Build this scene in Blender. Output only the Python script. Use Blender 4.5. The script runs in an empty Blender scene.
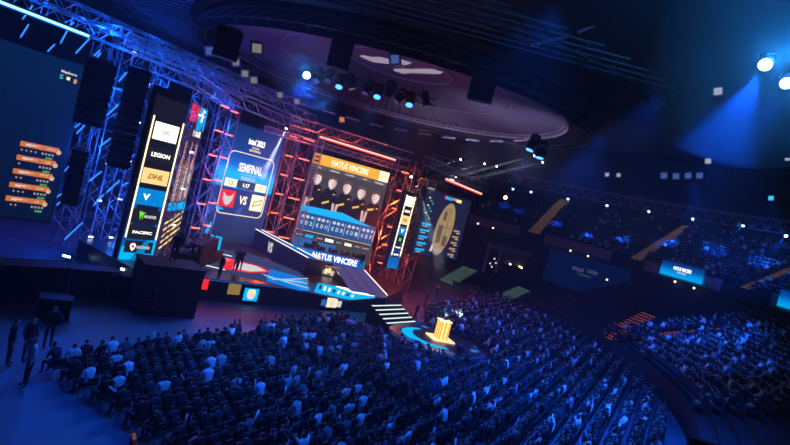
import bpy, bmesh, math, random
import numpy as np
from math import sin, cos, pi, radians, sqrt, atan2, exp
from mathutils import Vector, Matrix, Quaternion
random.seed(7); rng = np.random.default_rng(7)
C = bpy.context.scene.collection
D = bpy.data

# ------------------------------------------------------------------ camera
CAM_H, PITCH, ROLL, FPX = 10.0, radians(-2.67), radians(14.7), 550.0
FW = Vector((0, cos(PITCH), sin(PITCH))); R0 = Vector((1, 0, 0)); U0 = Vector((0, -sin(PITCH), cos(PITCH)))
RT = R0*cos(ROLL) + U0*sin(ROLL); UP = U0*cos(ROLL) - R0*sin(ROLL)
cam_d = D.cameras.new('camera'); cam = D.objects.new('camera', cam_d); C.objects.link(cam)
cam_d.sensor_width = 36; cam_d.lens = 36*FPX/790; cam_d.clip_end = 400; cam_d.clip_start = .1
M = Matrix((RT, UP, -FW)).transposed().to_4x4(); M.translation = Vector((0, 0, CAM_H)); cam.matrix_world = M
bpy.context.scene.camera = cam
def ray(x, y): return FW + RT*((x-395)/FPX) + UP*((222.5-y)/FPX)
def at(x, y, t): return Vector((0, 0, CAM_H)) + ray(x, y)*t
def atz(x, y, z):
    r = ray(x, y); return Vector((0, 0, CAM_H)) + r*((z-CAM_H)/r.z)
def proj(p):
    d = Vector(p)-Vector((0, 0, CAM_H)); z = d.dot(FW)
    return (395+FPX*d.dot(RT)/z, 222.5-FPX*d.dot(UP)/z, z)

# ------------------------------------------------------------------ materials
MATS = {}
def mat(name, col, rough=.6, metal=0., emit=0., ecol=None, var=.15, scale=6.):
    if name in MATS: return MATS[name]
    m = D.materials.new(name); m.use_nodes = True; nt = m.node_tree; b = nt.nodes['Principled BSDF']
    b.inputs['Base Color'].default_value = (*col, 1); b.inputs['Roughness'].default_value = rough
    b.inputs['Metallic'].default_value = metal
    if var > 0 and emit == 0:
        tc = nt.nodes.new('ShaderNodeTexCoord'); n = nt.nodes.new('ShaderNodeTexNoise'); n.inputs['Scale'].default_value = scale
        mx = nt.nodes.new('ShaderNodeMix'); mx.data_type = 'RGBA'
        mx.inputs[6].default_value = (*[c*(1-var) for c in col], 1); mx.inputs[7].default_value = (*[min(1, c*(1+var)) for c in col], 1)
        nt.links.new(tc.outputs['Object'], n.inputs['Vector']); nt.links.new(n.outputs['Fac'], mx.inputs[0])
        nt.links.new(mx.outputs[2], b.inputs['Base Color'])
    if emit > 0:
        b.inputs['Specular IOR Level'].default_value = 0
        b.inputs['Base Color'].default_value = (.01, .01, .01, 1)
        b.inputs['Emission Color'].default_value = (*(ecol or col), 1); b.inputs['Emission Strength'].default_value = emit
    MATS[name] = m; return m
def glow(name, col, s=1.): return mat(name, col, .5, 0, s, col)
def ramp_mat(name, axis, stops, s=1.):
    """screen picture: a colour gradient along one object axis (in metres)"""
    if name in MATS: return MATS[name]
    m = D.materials.new(name); m.use_nodes = True; nt = m.node_tree; b = nt.nodes['Principled BSDF']
    b.inputs['Base Color'].default_value = (.01, .01, .01, 1); b.inputs['Roughness'].default_value = .4; b.inputs['Specular IOR Level'].default_value = 0
    tc = nt.nodes.new('ShaderNodeTexCoord'); sp = nt.nodes.new('ShaderNodeSeparateXYZ'); mr = nt.nodes.new('ShaderNodeMapRange')
    cr = nt.nodes.new('ShaderNodeValToRGB')
    lo, hi = stops[0][0], stops[-1][0]
    mr.inputs['From Min'].default_value = lo; mr.inputs['From Max'].default_value = hi
    nt.links.new(tc.outputs['Object'], sp.inputs[0]); nt.links.new(sp.outputs[axis], mr.inputs['Value']); nt.links.new(mr.outputs[0], cr.inputs[0])
    e = cr.color_ramp.elements
    while len(e) < len(stops): e.new(.5)
    for i, (p, c) in enumerate(stops): e[i].position = (p-lo)/(hi-lo); e[i].color = (*c, 1)
    nt.links.new(cr.outputs[0], b.inputs['Emission Color']); b.inputs['Emission Strength'].default_value = s
    MATS[name] = m; return m

BLACK = mat('matte_black', (.005, .005, .006), .8)
STEEL = mat('truss_aluminium', (.42, .43, .45), .35, .7)
DKSTEEL = mat('dark_steel', (.08, .08, .09), .5, .5)
CHROME = mat('chrome', (.8, .8, .82), .15, 1)
SEATM = mat('seat_plastic', (.025, .03, .06), .6)
WHITE_E = glow('led_white', (1, .97, .9), 1.6)
SOFTW = glow('led_soft_white', (.85, .85, .85), .8)
YEL_E = glow('led_yellow', (1, .72, .25), 1.3)
WARM_E = glow('led_warm_strip', (1, .78, .42), 2.2)
CYAN_E = glow('led_cyan', (0, .45, .95), 1.1)
BLUE_E = glow('led_blue', (.01, .12, .6), .9)
NAVY_E = glow('led_navy', (.004, .02, .10), .7)
DARK_E = glow('led_dark', (.012, .012, .02), .8)
ORANGE_E = glow('led_orange', (1, .33, .02), 1.1)
RED_E = glow('led_red', (1, .02, .03), 1.1)
GREEN_E = glow('led_green', (.1, .6, .15), .8)
REDTUBE = glow('red_tube', (1, .42, .33), 1.8)
HALO_R = glow('red_halo', (1, .03, .01), 1)
HALO_B = glow('blue_halo', (0, .12, .9), 1)
REDBAR = glow('red_bar', (1, .12, .07), 4)
BLUETUBE = glow('blue_tube', (.16, .6, 1), 5)
PIXTUBE = glow('pixel_tube_blue', (.03, .22, 1), 1.6)
LENS_B = glow('lamp_lens_blue', (.06, .3, 1), 3.2)
LENS_BIG = glow('lamp_lens_bright_blue', (.4, .8, 1), 6)
LENS_W = glow('lamp_lens_white', (.9, .95, 1), 7)
LENS_O = glow('lamp_lens_amber', (1, .4, .08), 12)
LENS_OFF = mat('lamp_lens_off', (.35, .35, .4), .2)

# ------------------------------------------------------------------ mesh builder
class MB:
    def __init__(s): s.v = []; s.f = []; s.m = []
    def add(s, vs, fs, mi=0):
        n = len(s.v); s.v += [tuple(v) for v in vs]; s.f += [tuple(i+n for i in f) for f in fs]; s.m += [mi]*len(fs); return s
    def box(s, c, d, mi=0, rz=0, mtx=None):
        x, y, z = d[0]/2, d[1]/2, d[2]/2
        vs = [Vector((a*x, b*y, e*z)) for a in (-1, 1) for b in (-1, 1) for e in (-1, 1)]
        if mtx is not None: vs = [mtx @ v for v in vs]
        if rz: r = Matrix.Rotation(rz, 3, 'Z'); vs = [r @ v for v in vs]
        vs = [v+Vector(c) for v in vs]
        return s.add(vs, [(0, 1, 3, 2), (4, 6, 7, 5), (0, 4, 5, 1), (2, 3, 7, 6), (0, 2, 6, 4), (1, 5, 7, 3)], mi)
    def tube(s, p, q, r, n=5, mi=0, r2=None, cap=True):
        p = Vector(p); q = Vector(q); d = q-p
        if d.length < 1e-6: return s
        a = d.orthogonal().normalized(); b = d.normalized().cross(a); r2 = r if r2 is None else r2
        vs = [p+(a*cos(2*pi*i/n)+b*sin(2*pi*i/n))*r for i in range(n)]+[q+(a*cos(2*pi*i/n)+b*sin(2*pi*i/n))*r2 for i in range(n)]
        fs = [(i, (i+1) % n, n+(i+1) % n, n+i) for i in range(n)]
        if cap: fs += [tuple(range(n))[::-1], tuple(range(n, 2*n))]
        return s.add(vs, fs, mi)
    def path(s, pts, r, n=5, mi=0):
        for a, b in zip(pts, pts[1:]): s.tube(a, b, r, n, mi)
        return s
    def lathe(s, prof, n=16, c=(0, 0, 0), mi=0):
        vs = [(c[0]+r*cos(2*pi*i/n), c[1]+r*sin(2*pi*i/n), c[2]+z) for r, z in prof for i in range(n)]
        fs = [(k*n+i, k*n+(i+1) % n, (k+1)*n+(i+1) % n, (k+1)*n+i) for k in range(len(prof)-1) for i in range(n)]
        fs += [tuple(range(n))[::-1], tuple(range((len(prof)-1)*n, len(prof)*n))]
        return s.add(vs, fs, mi)
    def ball(s, c, r, sc=(1, 1, 1), n=10, mi=0):
        pr = [(max(.02, sin(pi*k/6))*r, -cos(pi*k/6)*r) for k in range(7)]; t = MB().lathe(pr, n)
        return s.add([(c[0]+v[0]*sc[0], c[1]+v[1]*sc[1], c[2]+v[2]*sc[2]) for v in t.v], t.f, mi)
    def prism(s, poly, z0, z1, mi=0):
        n = len(poly); vs = [(x, y, z0) for x, y in poly]+[(x, y, z1) for x, y in poly]
        return s.add(vs, [tuple(range(n))[::-1], tuple(range(n, 2*n))]+[(i, (i+1) % n, n+(i+1) % n, n+i) for i in range(n)], mi)
    def face_prism(s, poly, y0, y1, mi=0):     # polygon drawn in the x-z plane, thickness along y
        n = len(poly); vs = [(x, y0, z) for x, z in poly]+[(x, y1, z) for x, z in poly]
        return s.add(vs, [tuple(range(n)), tuple(range(n, 2*n))[::-1]]+[(i, n+i, n+(i+1) % n, (i+1) % n) for i in range(n)], mi)
    def build(s, name, mats, parent=None, smooth=False):
        me = D.meshes.new(name); me.from_pydata(s.v, [], s.f)
        for m in (mats if isinstance(mats, (list, tuple)) else [mats]): me.materials.append(m)
        me.polygons.foreach_set('material_index', s.m)
        if smooth: me.polygons.foreach_set('use_smooth', [True]*len(s.f))
        me.update(); bm = bmesh.new(); bm.from_mesh(me); bmesh.ops.recalc_face_normals(bm, faces=bm.faces); bm.to_mesh(me); bm.free()
        o = D.objects.new(name, me); C.objects.link(o); o.parent = parent; return o
def tag(o, label=None, cat=None, group=None, kind=None):
    if label: o['label'] = label
    if cat: o['category'] = cat
    if group: o['group'] = group
    if kind: o['kind'] = kind
    return o
def empty(name, loc, rz=0):
    o = D.objects.new(name, None); C.objects.link(o); o.location = loc; o.rotation_euler = (0, 0, rz); o.empty_display_size = .3; return o
KIDS = {}
def tree_of(o):
    if not KIDS.get('ok'):
        KIDS.clear(); KIDS['ok'] = 1
        for x in C.objects:
            if x.parent: KIDS.setdefault(x.parent.name, []).append(x)
    return KIDS.get(o.name, [])
def fresh(): KIDS.clear()
def dup(o, parent=None):
    c = o.copy(); C.objects.link(c); c.parent = parent
    for ch in list(tree_of(o)): dup(ch, c)
    return c
def rnd_rect(u0, v0, u1, v1, r, n=5):
    pts = []
    for cx, cy, a0 in ((u1-r, v1-r, 0), (u0+r, v1-r, pi/2), (u0+r, v0+r, pi), (u1-r, v0+r, 3*pi/2)):
        for k in range(n+1): a = a0+pi/2*k/n; pts.append((cx+r*cos(a), cy+r*sin(a)))
    return pts
_fc = {}
def text_mesh(txt, m, parent, u, z, w, h, y=-.06, name='lettering', shear=0.):
    """text centred at (u,z) on a panel, fitted into w x h"""
    if (txt, shear) not in _fc:
        cu = D.curves.new('t', 'FONT'); cu.body = txt; cu.extrude = .01; cu.offset = .03; cu.shear = shear; cu.resolution_u = 2
        o = D.objects.new('t', cu); C.objects.link(o); bpy.context.view_layer.update()
        me = D.meshes.new_from_object(o.evaluated_get(bpy.context.evaluated_depsgraph_get())); D.objects.remove(o)
        co = np.empty(len(me.vertices)*3, 'f'); me.vertices.foreach_get('co', co); _fc[(txt, shear)] = (me, co.reshape(-1, 3))
    me, co = _fc[(txt, shear)]; me = me.copy(); lo, hi = co.min(0), co.max(0); c2 = np.empty_like(co)
    c2[:, 0] = (co[:, 0]-(lo[0]+hi[0])/2)/(hi[0]-lo[0])*w; c2[:, 2] = (co[:, 1]-(lo[1]+hi[1])/2)/(hi[1]-lo[1])*h; c2[:, 1] = -(co[:, 2]-lo[2])
    me.vertices.foreach_set('co', c2.ravel()); me.materials.clear(); me.materials.append(m); me.update()
    o = D.objects.new(name, me); C.objects.link(o); o.parent = parent; o.location = (u, y, z); return o
def plate(poly, m, parent, name, y=-.05, t=.02): return MB().face_prism(poly, y-t, y).build(name, m, parent)
def rect(u0, v0, u1, v1): return [(u0, v0), (u1, v0), (u1, v1), (u0, v1)]
def dirz(deg): return radians(90-deg)

# ------------------------------------------------------------------ room shell
AC = (-2.0, 50.0)
FLOORM = mat('arena_floor', (.10, .11, .15), .55, var=.3, scale=.8)
CONC = mat('concrete_grey', (.16, .14, .16), .8)
CONCD = mat('concrete_dark', (.03, .03, .035), .85)
CEILM = mat('ceiling_dark', (.012, .013, .02), .9)
def ring_mesh(r0, z0, r1, z1, a0, a1, n, mb=None, c=AC, mi=0):
    mb = mb or MB(); vs = []
    for i in range(n+1):
        a = a0+(a1-a0)*i/n
        vs += [(c[0]+r0*cos(a), c[1]+r0*sin(a), z0), (c[0]+r1*cos(a), c[1]+r1*sin(a), z1)]
    return mb.add(vs, [(2*i, 2*i+1, 2*i+3, 2*i+2) for i in range(n)], mi)
RW = 67
fl = MB().prism([(AC[0]+(RW+.4)*cos(2*pi*i/96), AC[1]+(RW+.4)*sin(2*pi*i/96)) for i in range(96)], -.3, 0).build('floor', FLOORM); tag(fl, kind='structure')
wl = MB(); ring_mesh(RW, 0, RW, 30, 0, 2*pi, 96, wl); ring_mesh(RW+.4, 0, RW+.4, 30, 0, 2*pi, 96, wl)
tag(wl.build('wall_round', CONCD), kind='structure')
# ceiling: slab with the big round lit recess
DC, DR, DZ = (-3.4, 54.9), 17.0, 20.0
cl = MB(); ring_mesh(DR+.6, 21.0, 32, 23, 0, 2*pi, 96, cl, DC); ring_mesh(32, 23, RW+8, 30, 0, 2*pi, 96, cl, DC)
tag(cl.build('ceiling', CEILM), kind='structure')
DISHM = mat('ceiling_dish_fabric', (.17, .155, .21), .8, var=.2, scale=.6)
ds = MB(); nd = 240
prof = [(DR, DZ), (DR-.1, DZ+.5), (11.5, 21.3), (5.2, 22.6)]
for (ra, za), (rb, zb) in zip(prof, prof[1:]):
    vs = []
    for i in range(nd):
        a = 2*pi*i/nd; k = .16 if i % 2 else 0
        vs += [(DC[0]+ra*cos(a), DC[1]+ra*sin(a), za+k*(ra < DR-.05)), (DC[0]+rb*cos(a), DC[1]+rb*sin(a), zb+k*(rb > 6))]
    for i in range(nd): ds.f.append(tuple(q+len(ds.v) for q in (2*i, 2*i+1, (2*i+3) % (2*nd), (2*i+2) % (2*nd)))); ds.m.append(i % 2)
    ds.v += vs
dish = empty('ceiling_dish', (0, 0, 0)); tag(dish, kind='structure')
ds.build('ribbed_lining', [DISHM, mat('ceiling_dish_fold_shade', (.10, .09, .13), .8)], dish)  # alternate pleat faces darker, fold shade put into the colour
MB().prism([(DC[0]+5.2*cos(2*pi*i/48), DC[1]+5.2*sin(2*pi*i/48)) for i in range(48)], 22.6, 22.8).build('centre_disc', mat('disc_panel', (.17, .16, .23), .7), dish)
sk_ = MB(); nS = 60
for i in range(nS):
    A_ = [radians(150)+radians(225)*q/nS for q in (i, i+1)]; H2 = [1.35*max(0, sin(pi*q/nS))**.6 for q in (i, i+1)]
    sk_.add([(DC[0]+18.6*cos(A_[q]), DC[1]+18.6*sin(A_[q]), z) for q, z in ((0, 20.9), (1, 20.9), (1, 20.3-H2[1]), (0, 20.3-H2[0]))], [(0, 1, 2, 3)])
sk_.build('near_drape', BLACK, dish)
rm = MB()
for i in range(96):
    a, b = 2*pi*i/96, 2*pi*(i+1)/96
    for r, z, t in ((DR, DZ, .12), (11.5, 21.25, .035), (5.3, 22.5, .12), (DR-.35, DZ+.3, .05)):
        rm.tube((DC[0]+r*cos(a), DC[1]+r*sin(a), z), (DC[0]+r*cos(b), DC[1]+r*sin(b), z), t, 4)
rm.build('rim', mat('rim_metal', (.45, .4, .45), .4), dish)
# light blotches on the centre disc, put in as self-glowing patches
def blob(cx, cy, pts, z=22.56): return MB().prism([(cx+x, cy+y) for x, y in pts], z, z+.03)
cx, cy = DC
blob(cx, cy, [(-4.2, .6), (-2.9, 1.6), (-1.7, .9), (-.7, .2), (.6, -.9), (1.1, -2.2), (-.2, -2.5), (-1.1, -1.4), (-2.2, -1.1), (-3, -.3), (-3.9, -.2)]).build('glow_patch', glow('disc_glow', (.55, .45, .6), .6), dish)
blob(cx, cy, [(-.8, 3.0), (.3, 3.3), (1.2, 1.8), (2.6, .6), (3.9, -.6), (4.2, -1.8), (3.1, -1.9), (2.1, -.9), (1.3, .2), (.2, 1.2), (-.6, 2.1)]).build('glow_patch', MATS['disc_glow'], dish)

# ------------------------------------------------------------------ ceiling catwalk rings and grille
def ringtubes(name, r, z, a0, a1, n, tr, label, extra=None, m=DKSTEEL, kind='structure'):
    mb = MB()
    for i in range(n):
        a, b = a0+(a1-a0)*i/n, a0+(a1-a0)*(i+1)/n
        P = lambda rr, aa, zz: (DC[0]+rr*cos(aa), DC[1]+rr*sin(aa), zz)
        for rr, zz in ((r, z), (r+1.3, z), (r+.65, z+1.0)): mb.tube(P(rr, a, zz), P(rr, b, zz), tr, 4)
        mb.tube(P(r, a, z), P(r+1.3, b, z), tr*.7, 3); mb.tube(P(r, a, z), P(r+.65, b, z+1.0), tr*.7, 3); mb.tube(P(r+1.3, a, z), P(r+.65, b, z+1.0), tr*.7, 3)
    return mb.build(name, m)
tag(ringtubes('trim_1', DR+1.0, 19.4, 0, 2*pi, 72, .05, ''), kind='structure')
tag(ringtubes('trim_2', DR+8.0, 20.2, radians(150), radians(330), 60, .05, ''), kind='structure')
gr = MB()
for k in range(-26, 27):          # parallel suspended ceiling slats on the near side, left of the dish
    off = k*1.05
    for sx in (1,):
        y0 = DC[1]+off; half2 = 27.0**2-off**2; in2 = (DR+2.6)**2-off**2
        if half2 <= 0: continue
        x1 = -sqrt(half2); x0 = -sqrt(in2) if in2 > 0 else sqrt(half2)
        gr.box((DC[0]+(x0+x1)/2, y0, 20.9), (abs(x0-x1), .05, .08))
tag(gr.build('trim_3', mat('slat_grey', (.22, .22, .26), .5)), kind='structure')

# ------------------------------------------------------------------ terraces
AC1 = (-20.0, 50.0)
def azpx(x, r, z, c=None):
    AC = c or globals()['AC']        # azimuth on a ring where it is seen at picture column x
    best = min(range(-600, 1000), key=lambda k: abs(proj((AC[0]+r*cos(radians(k/10)), AC[1]+r*sin(radians(k/10)), z))[0]-x)
               if proj((AC[0]+r*cos(radians(k/10)), AC[1]+r*sin(radians(k/10)), z))[2] > 5 else 1e9)
    return radians(best/10)
def tier(name, r0, r1, z0, z1, a0, a1, rows, m, c=AC):
    mb = MB(); n = 72; dr = (r1-r0)/rows; dz = (z1-z0)/rows
    for k in range(rows):
        ra, rb = r0+k*dr, r0+(k+1)*dr; z = z0+k*dz
        ring_mesh(ra, z-dz if k else 0, ra, z, a0, a1, n, mb, c); ring_mesh(ra, z, rb, z, a0, a1, n, mb, c)
    return tag(mb.build(name, m), kind='structure')
tier1_ = 0
T1 = dict(r0=44.0, r1=60.2, z0=1.6, z1=6.8, rows=18, c=AC1); T2 = dict(r0=50, r1=64.6, z0=10, z1=17.6, rows=16)
A0, A1 = radians(-38), radians(52)
STEPM = mat('terrace_concrete', (.022, .022, .03), .85)
tier('floor_terrace_lower', T1['r0'], T1['r1'], T1['z0'], T1['z1'], A0, azpx(530, 44, 1.6, AC1), 18, STEPM, AC1)
tier('floor_terrace_upper', T2['r0'], T2['r1'], T2['z0'], T2['z1'], radians(-25), radians(100), 16, STEPM)
w = MB(); ring_mesh(45, 0, 45, 8.6, radians(-62), radians(100), 60, w); ring_mesh(45, 8.6, 50, 8.6, radians(-62), radians(100), 60, w)
tag(w.build('wall_concourse', CONCD), kind='structure')
# pale fascia under the upper tier, in straight lengths with gaps at the vomitories
FASM = mat('fascia_grey', (.33, .27, .33), .8)
fs = MB()
for xa, xb in ((470, 520), (545, 612), (645, 722), (772, 850)):
    a, b = azpx(xb, 49.8, 10), azpx(xa, 49.8, 10)
    ring_mesh(49.9, 8.7, 49.9, 10.3, a, b, 10, fs); ring_mesh(49.9, 10.3, 50.2, 10.3, a, b, 10, fs); ring_mesh(50.2, 8.7, 50.2, 10.3, a, b, 10, fs)
tag(fs.build('trim_4', FASM), kind='structure')
# barrier between floor and lower tier
bw = MB(); [ring_mesh(ra, za, rb, zb, A0, azpx(545, 43.7, 1.2, AC1), 60, bw, AC1) for ra, za, rb, zb in ((43.6, 0, 43.6, 2.4), (43.8, 0, 43.8, 2.4), (43.6, 2.4, 43.8, 2.4))]
tag(bw.build('wall_barrier', mat('barrier_panel', (.09, .07, .10), .7)), kind='structure')

# ------------------------------------------------------------------ people
def skin_mesh(name, nodes, edges, sub, slots):
    """nodes: name->(pos, rx, ry); edges: (a, b, slot); one continuous skinned body, faces coloured by nearest bone"""
    names = list(nodes); idx = {n: i for i, n in enumerate(names)}
    me = D.meshes.new('sk'); me.from_pydata([nodes[n][0] for n in names], [(idx[a], idx[b]) for a, b, _ in edges], [])
    o = D.objects.new('sk', me); C.objects.link(o); md = o.modifiers.new('s', 'SKIN'); md.use_smooth_shade = True
    for i, n in enumerate(names):
        sv = me.skin_vertices[0].data[i]; sv.radius = (nodes[n][1], nodes[n][2]); sv.use_root = (i == 0)
    if sub: s2 = o.modifiers.new('b', 'SUBSURF'); s2.levels = sub
    bpy.context.view_layer.update()
    ev = D.meshes.new_from_object(o.evaluated_get(bpy.context.evaluated_depsgraph_get())); D.objects.remove(o)
    ev.name = name; ev.materials.clear()
    for m in slots: ev.materials.append(m)
    segs = [(Vector(nodes[a][0]), Vector(nodes[b][0]), s) for a, b, s in edges]
    for p in ev.polygons:
        c = p.center; best = 1e9
        for a, b, s in segs:
            d = b-a; t = max(0, min(1, (c-a).dot(d)/max(1e-9, d.length_squared))); dd = (a+d*t-c).length
            if dd < best: best, sl = dd, s
        if sl == 0 and HAIR_Z is not None:
            h = HAIR_C; v = c-h
            if v.z > .03 or (v.y < .012 and v.z > -.085): sl = 3
        p.material_index = sl
    return ev
HAIR_Z = 1; HAIR_C = Vector((0, 0, 0))
def pose(kind):
    """0 skin 1 top 2 trousers 3 hair"""
    s = kind != 'stand' and kind != 'walk' and kind != 'camera'
    lean = {'sit': 0, 'lean': .16, 'back': -.08, 'arms': .02, 'side': .05, 'desk': .1}.get(kind, 0)
    pz = .52 if s else .96
    N = {}
    def n(k, x, y, z, a, b=None): N[k] = ((x, y, z), a, b or a)
    n('pel', 0, 0, pz, .155, .12); n('spi', 0, lean*.3-.01, pz+.22, .15, .115); n('che', 0, lean, pz+.42, .18, .12)
    n('nec', 0, lean*1.3+.02, pz+.56, .055); n('hd', 0, lean*1.5+.045, pz+.65, .08, .092); n('top', 0, lean*1.5+.05, pz+.76, .074, .088)
    E = [('pel', 'spi', 1), ('spi', 'che', 1), ('che', 'nec', 1), ('nec', 'hd', 0), ('hd', 'top', 0)]
    for g, q in (('l', -1), ('r', 1)):
        n('sh'+g, q*.19, lean, pz+.48, .07)
        if kind == 'arms': el, wr, ha = (q*.30, lean+.12, pz+.62), (q*.24, lean+.2, pz+.88), (q*.22, lean+.22, pz+.97)
        elif kind == 'stand': el, wr, ha = (q*.26, -.02, pz+.2), (q*.25, .08, pz-.04), (q*.24, .11, pz-.13)
        elif kind == 'walk': el, wr, ha = (q*.27, q*.08, pz+.2), (q*.24, q*.22+.04, pz+.0), (q*.23, q*.28+.05, pz-.07)
        elif kind == 'camera': el, wr, ha = (q*.27, .16, pz+.3), (q*.12, .34, pz+.48), (q*.07, .40, pz+.52)
        elif kind == 'desk': el, wr, ha = (q*.28, lean+.14, pz+.24), (q*.2, lean+.38, pz+.24), (q*.18, lean+.47, pz+.24)
        elif kind == 'side': el, wr, ha = (q*.27, lean+.05, pz+.24), (.12+q*.05, lean+.26, pz+.22+.08*q), (.1+q*.03, lean+.3, pz+.28)
        else: el, wr, ha = (q*.25, lean*.8+.08, pz+.25), (q*.13, lean*.5+.3, pz+.14), (q*.09, lean*.5+.37, pz+.13)
        n('el'+g, *el, .05); n('wr'+g, *wr, .034); n('ha'+g, *ha, .036, .028)
        n('hip'+g, q*.1, .03 if s else 0, pz-.04, .09)
        if s:
            n('kn'+g, q*.13, .46, pz, .066); n('an'+g, q*.13, .43, .1, .045); n('to'+g, q*.14, .57, .05, .04)
        else:
            f = (.22*q if kind == 'walk' else .02)
            n('kn'+g, q*.11, f*.5+.02, .5, .066); n('an'+g, q*.12, f, .09, .045); n('to'+g, q*.14, f+.15, .045, .04)
        E += [('che', 'sh'+g, 1), ('sh'+g, 'el'+g, 1), ('el'+g, 'wr'+g, 0 if kind in ('sit', 'arms') else 1), ('wr'+g, 'ha'+g, 0),
              ('pel', 'hip'+g, 2), ('hip'+g, 'kn'+g, 2), ('kn'+g, 'an'+g, 2), ('an'+g, 'to'+g, 2)]
    return N, E
SKIN = mat('skin', (.55, .36, .27), .6)
HAIR = mat('hair_dark', (.025, .018, .015), .7)
TROU = mat('trousers_dark', (.03, .032, .045), .8)
TROUC = mat('jeans', (.06, .08, .14), .8)
TOP = D.materials.new('shirt_cloth'); TOP.use_nodes = True
_oi = TOP.node_tree.nodes.new('ShaderNodeObjectInfo'); _b = TOP.node_tree.nodes['Principled BSDF']; _b.inputs['Roughness'].default_value = .85
TOP.node_tree.links.new(_oi.outputs['Color'], _b.inputs['Base Color'])
TOPS = D.materials.new('crowd_cloth'); TOPS.use_nodes = True
_at = TOPS.node_tree.nodes.new('ShaderNodeAttribute'); _at.attribute_name = 'cloth'; _b = TOPS.node_tree.nodes['Principled BSDF']; _b.inputs['Roughness'].default_value = .85
TOPS.node_tree.links.new(_at.outputs['Color'], _b.inputs['Base Color'])

PROT = {}; FARP = {}
for k in ('sit', 'lean', 'back', 'arms', 'side', 'stand', 'walk', 'camera', 'desk'):
    N, E = pose(k); HAIR_C = Vector(N['hd'][0])+Vector((0, -.0, .05))
    me = skin_mesh('person_'+k, N, E, 1, [SKIN, TOP, TROU, HAIR])
    # fingers, thumb, nose and ears grown into the same mesh
    mb = MB(); hd = Vector(N['hd'][0])
    mb.tube(hd+Vector((0, .08, .045)), hd+Vector((0, .115, .02)), .008, 5, 0, .016)
    for q in (-1, 1): mb.ball(hd+Vector((q*.088, 0, .035)), .024, (.5, .8, 1.2), 6)
    for g, q in (('l', -1), ('r', 1)):
        ha = Vector(N['ha'+g][0]); wr = Vector(N['wr'+g][0]); d = (ha-wr).normalized(); sd = d.cross(Vector((0, 0, 1)))
        sd = sd.normalized() if sd.length > .2 else Vector((1, 0, 0)); dn = d.cross(sd)*.35
        for i, L in enumerate((.062, .072, .068, .052)):
            a = ha+sd*(i-1.5)*.018+d*.005; b = a+d*L*.55; c = b+(d+dn*1.4).normalized()*L*.5
            mb.tube(a, b, .0095, 5); mb.tube(b, c, .009, 5, 0, .007)
        a = wr+d*.03-sd*q*.02; b = a-sd*q*.03+d*.03; mb.tube(a, b, .011, 5); mb.tube(b, b+d*.03, .01, 5, 0, .008)
    bm = bmesh.new(); bm.from_mesh(me)
    tmp = D.meshes.new('x'); tmp.from_pydata(mb.v, [], mb.f); bm.from_mesh(tmp); bm.to_mesh(me); bm.free(); D.meshes.remove(tmp)
    PROT[k] = me
    if k in ('sit', 'lean', 'back', 'arms', 'side'):
        FARP[k] = skin_mesh('far_'+k, N, E, 0, [SKIN, TOPS, TROU, HAIR])
def arrays(me):
    v = np.empty(len(me.vertices)*3, 'f'); me.vertices.foreach_get('co', v)
    ls = np.empty(len(me.loops), 'i'); me.loops.foreach_get('vertex_index', ls)
    st = np.empty(len(me.polygons), 'i'); me.polygons.foreach_get('loop_total', st)
    mi = np.empty(len(me.polygons), 'i'); me.polygons.foreach_get('material_index', mi)
    return v.reshape(-1, 3), ls, st, mi
def mass(name, arr_list, placements, mats, cols=None):
    """one mesh of many copies. placements: (x,y,z,rz,kind,scale)"""
    V, Ls, St, Mi, Co = [], [], [], [], []; off = 0
    for i, (x, y, z, rz, k, sc) in enumerate(placements):
        v, ls, st, mi = arr_list[k]; c, s = cos(rz), sin(rz)
        w_ = np.empty_like(v); w_[:, 0] = (v[:, 0]*c-v[:, 1]*s)*sc+x; w_[:, 1] = (v[:, 0]*s+v[:, 1]*c)*sc+y; w_[:, 2] = v[:, 2]*sc+z
        V.append(w_); Ls.append(ls+off); St.append(st); Mi.append(mi); off += len(v)
        if cols is not None: Co.append(np.tile(np.array([*cols[i], 1], 'f'), (len(v), 1)))
    V = np.concatenate(V); Ls = np.concatenate(Ls); St = np.concatenate(St); Mi = np.concatenate(Mi)
    me = D.meshes.new(name); me.vertices.add(len(V)); me.vertices.foreach_set('co', V.ravel())
    me.loops.add(len(Ls)); me.loops.foreach_set('vertex_index', Ls); me.polygons.add(len(St))
    me.polygons.foreach_set('loop_start', np.concatenate([[0], np.cumsum(St)[:-1]]).astype('i'))
    for m in mats: me.materials.append(m)
    me.polygons.foreach_set('material_index', Mi)
    if cols is not None:
        at_ = me.color_attributes.new('cloth', 'FLOAT_COLOR', 'POINT'); at_.data.foreach_set('color', np.concatenate(Co).ravel())
    me.update(calc_edges=True); me.validate()
    o = D.objects.new(name, me); C.objects.link(o); return o
PAL = [('black', (.008, .008, .01), .52), ('dark grey', (.03, .03, .04), .17), ('navy', (.015, .02, .07), .10), ('grey', (.16, .16, .18), .06), ('pale grey', (.5, .5, .52), .05), ('white', (.85, .85, .85), .10)]
def pick_col():
    r = random.random(); a = 0
    for n_, c, p in PAL:
        a += p
        if r < a: return n_, c
    return PAL[0][:2]

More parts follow.
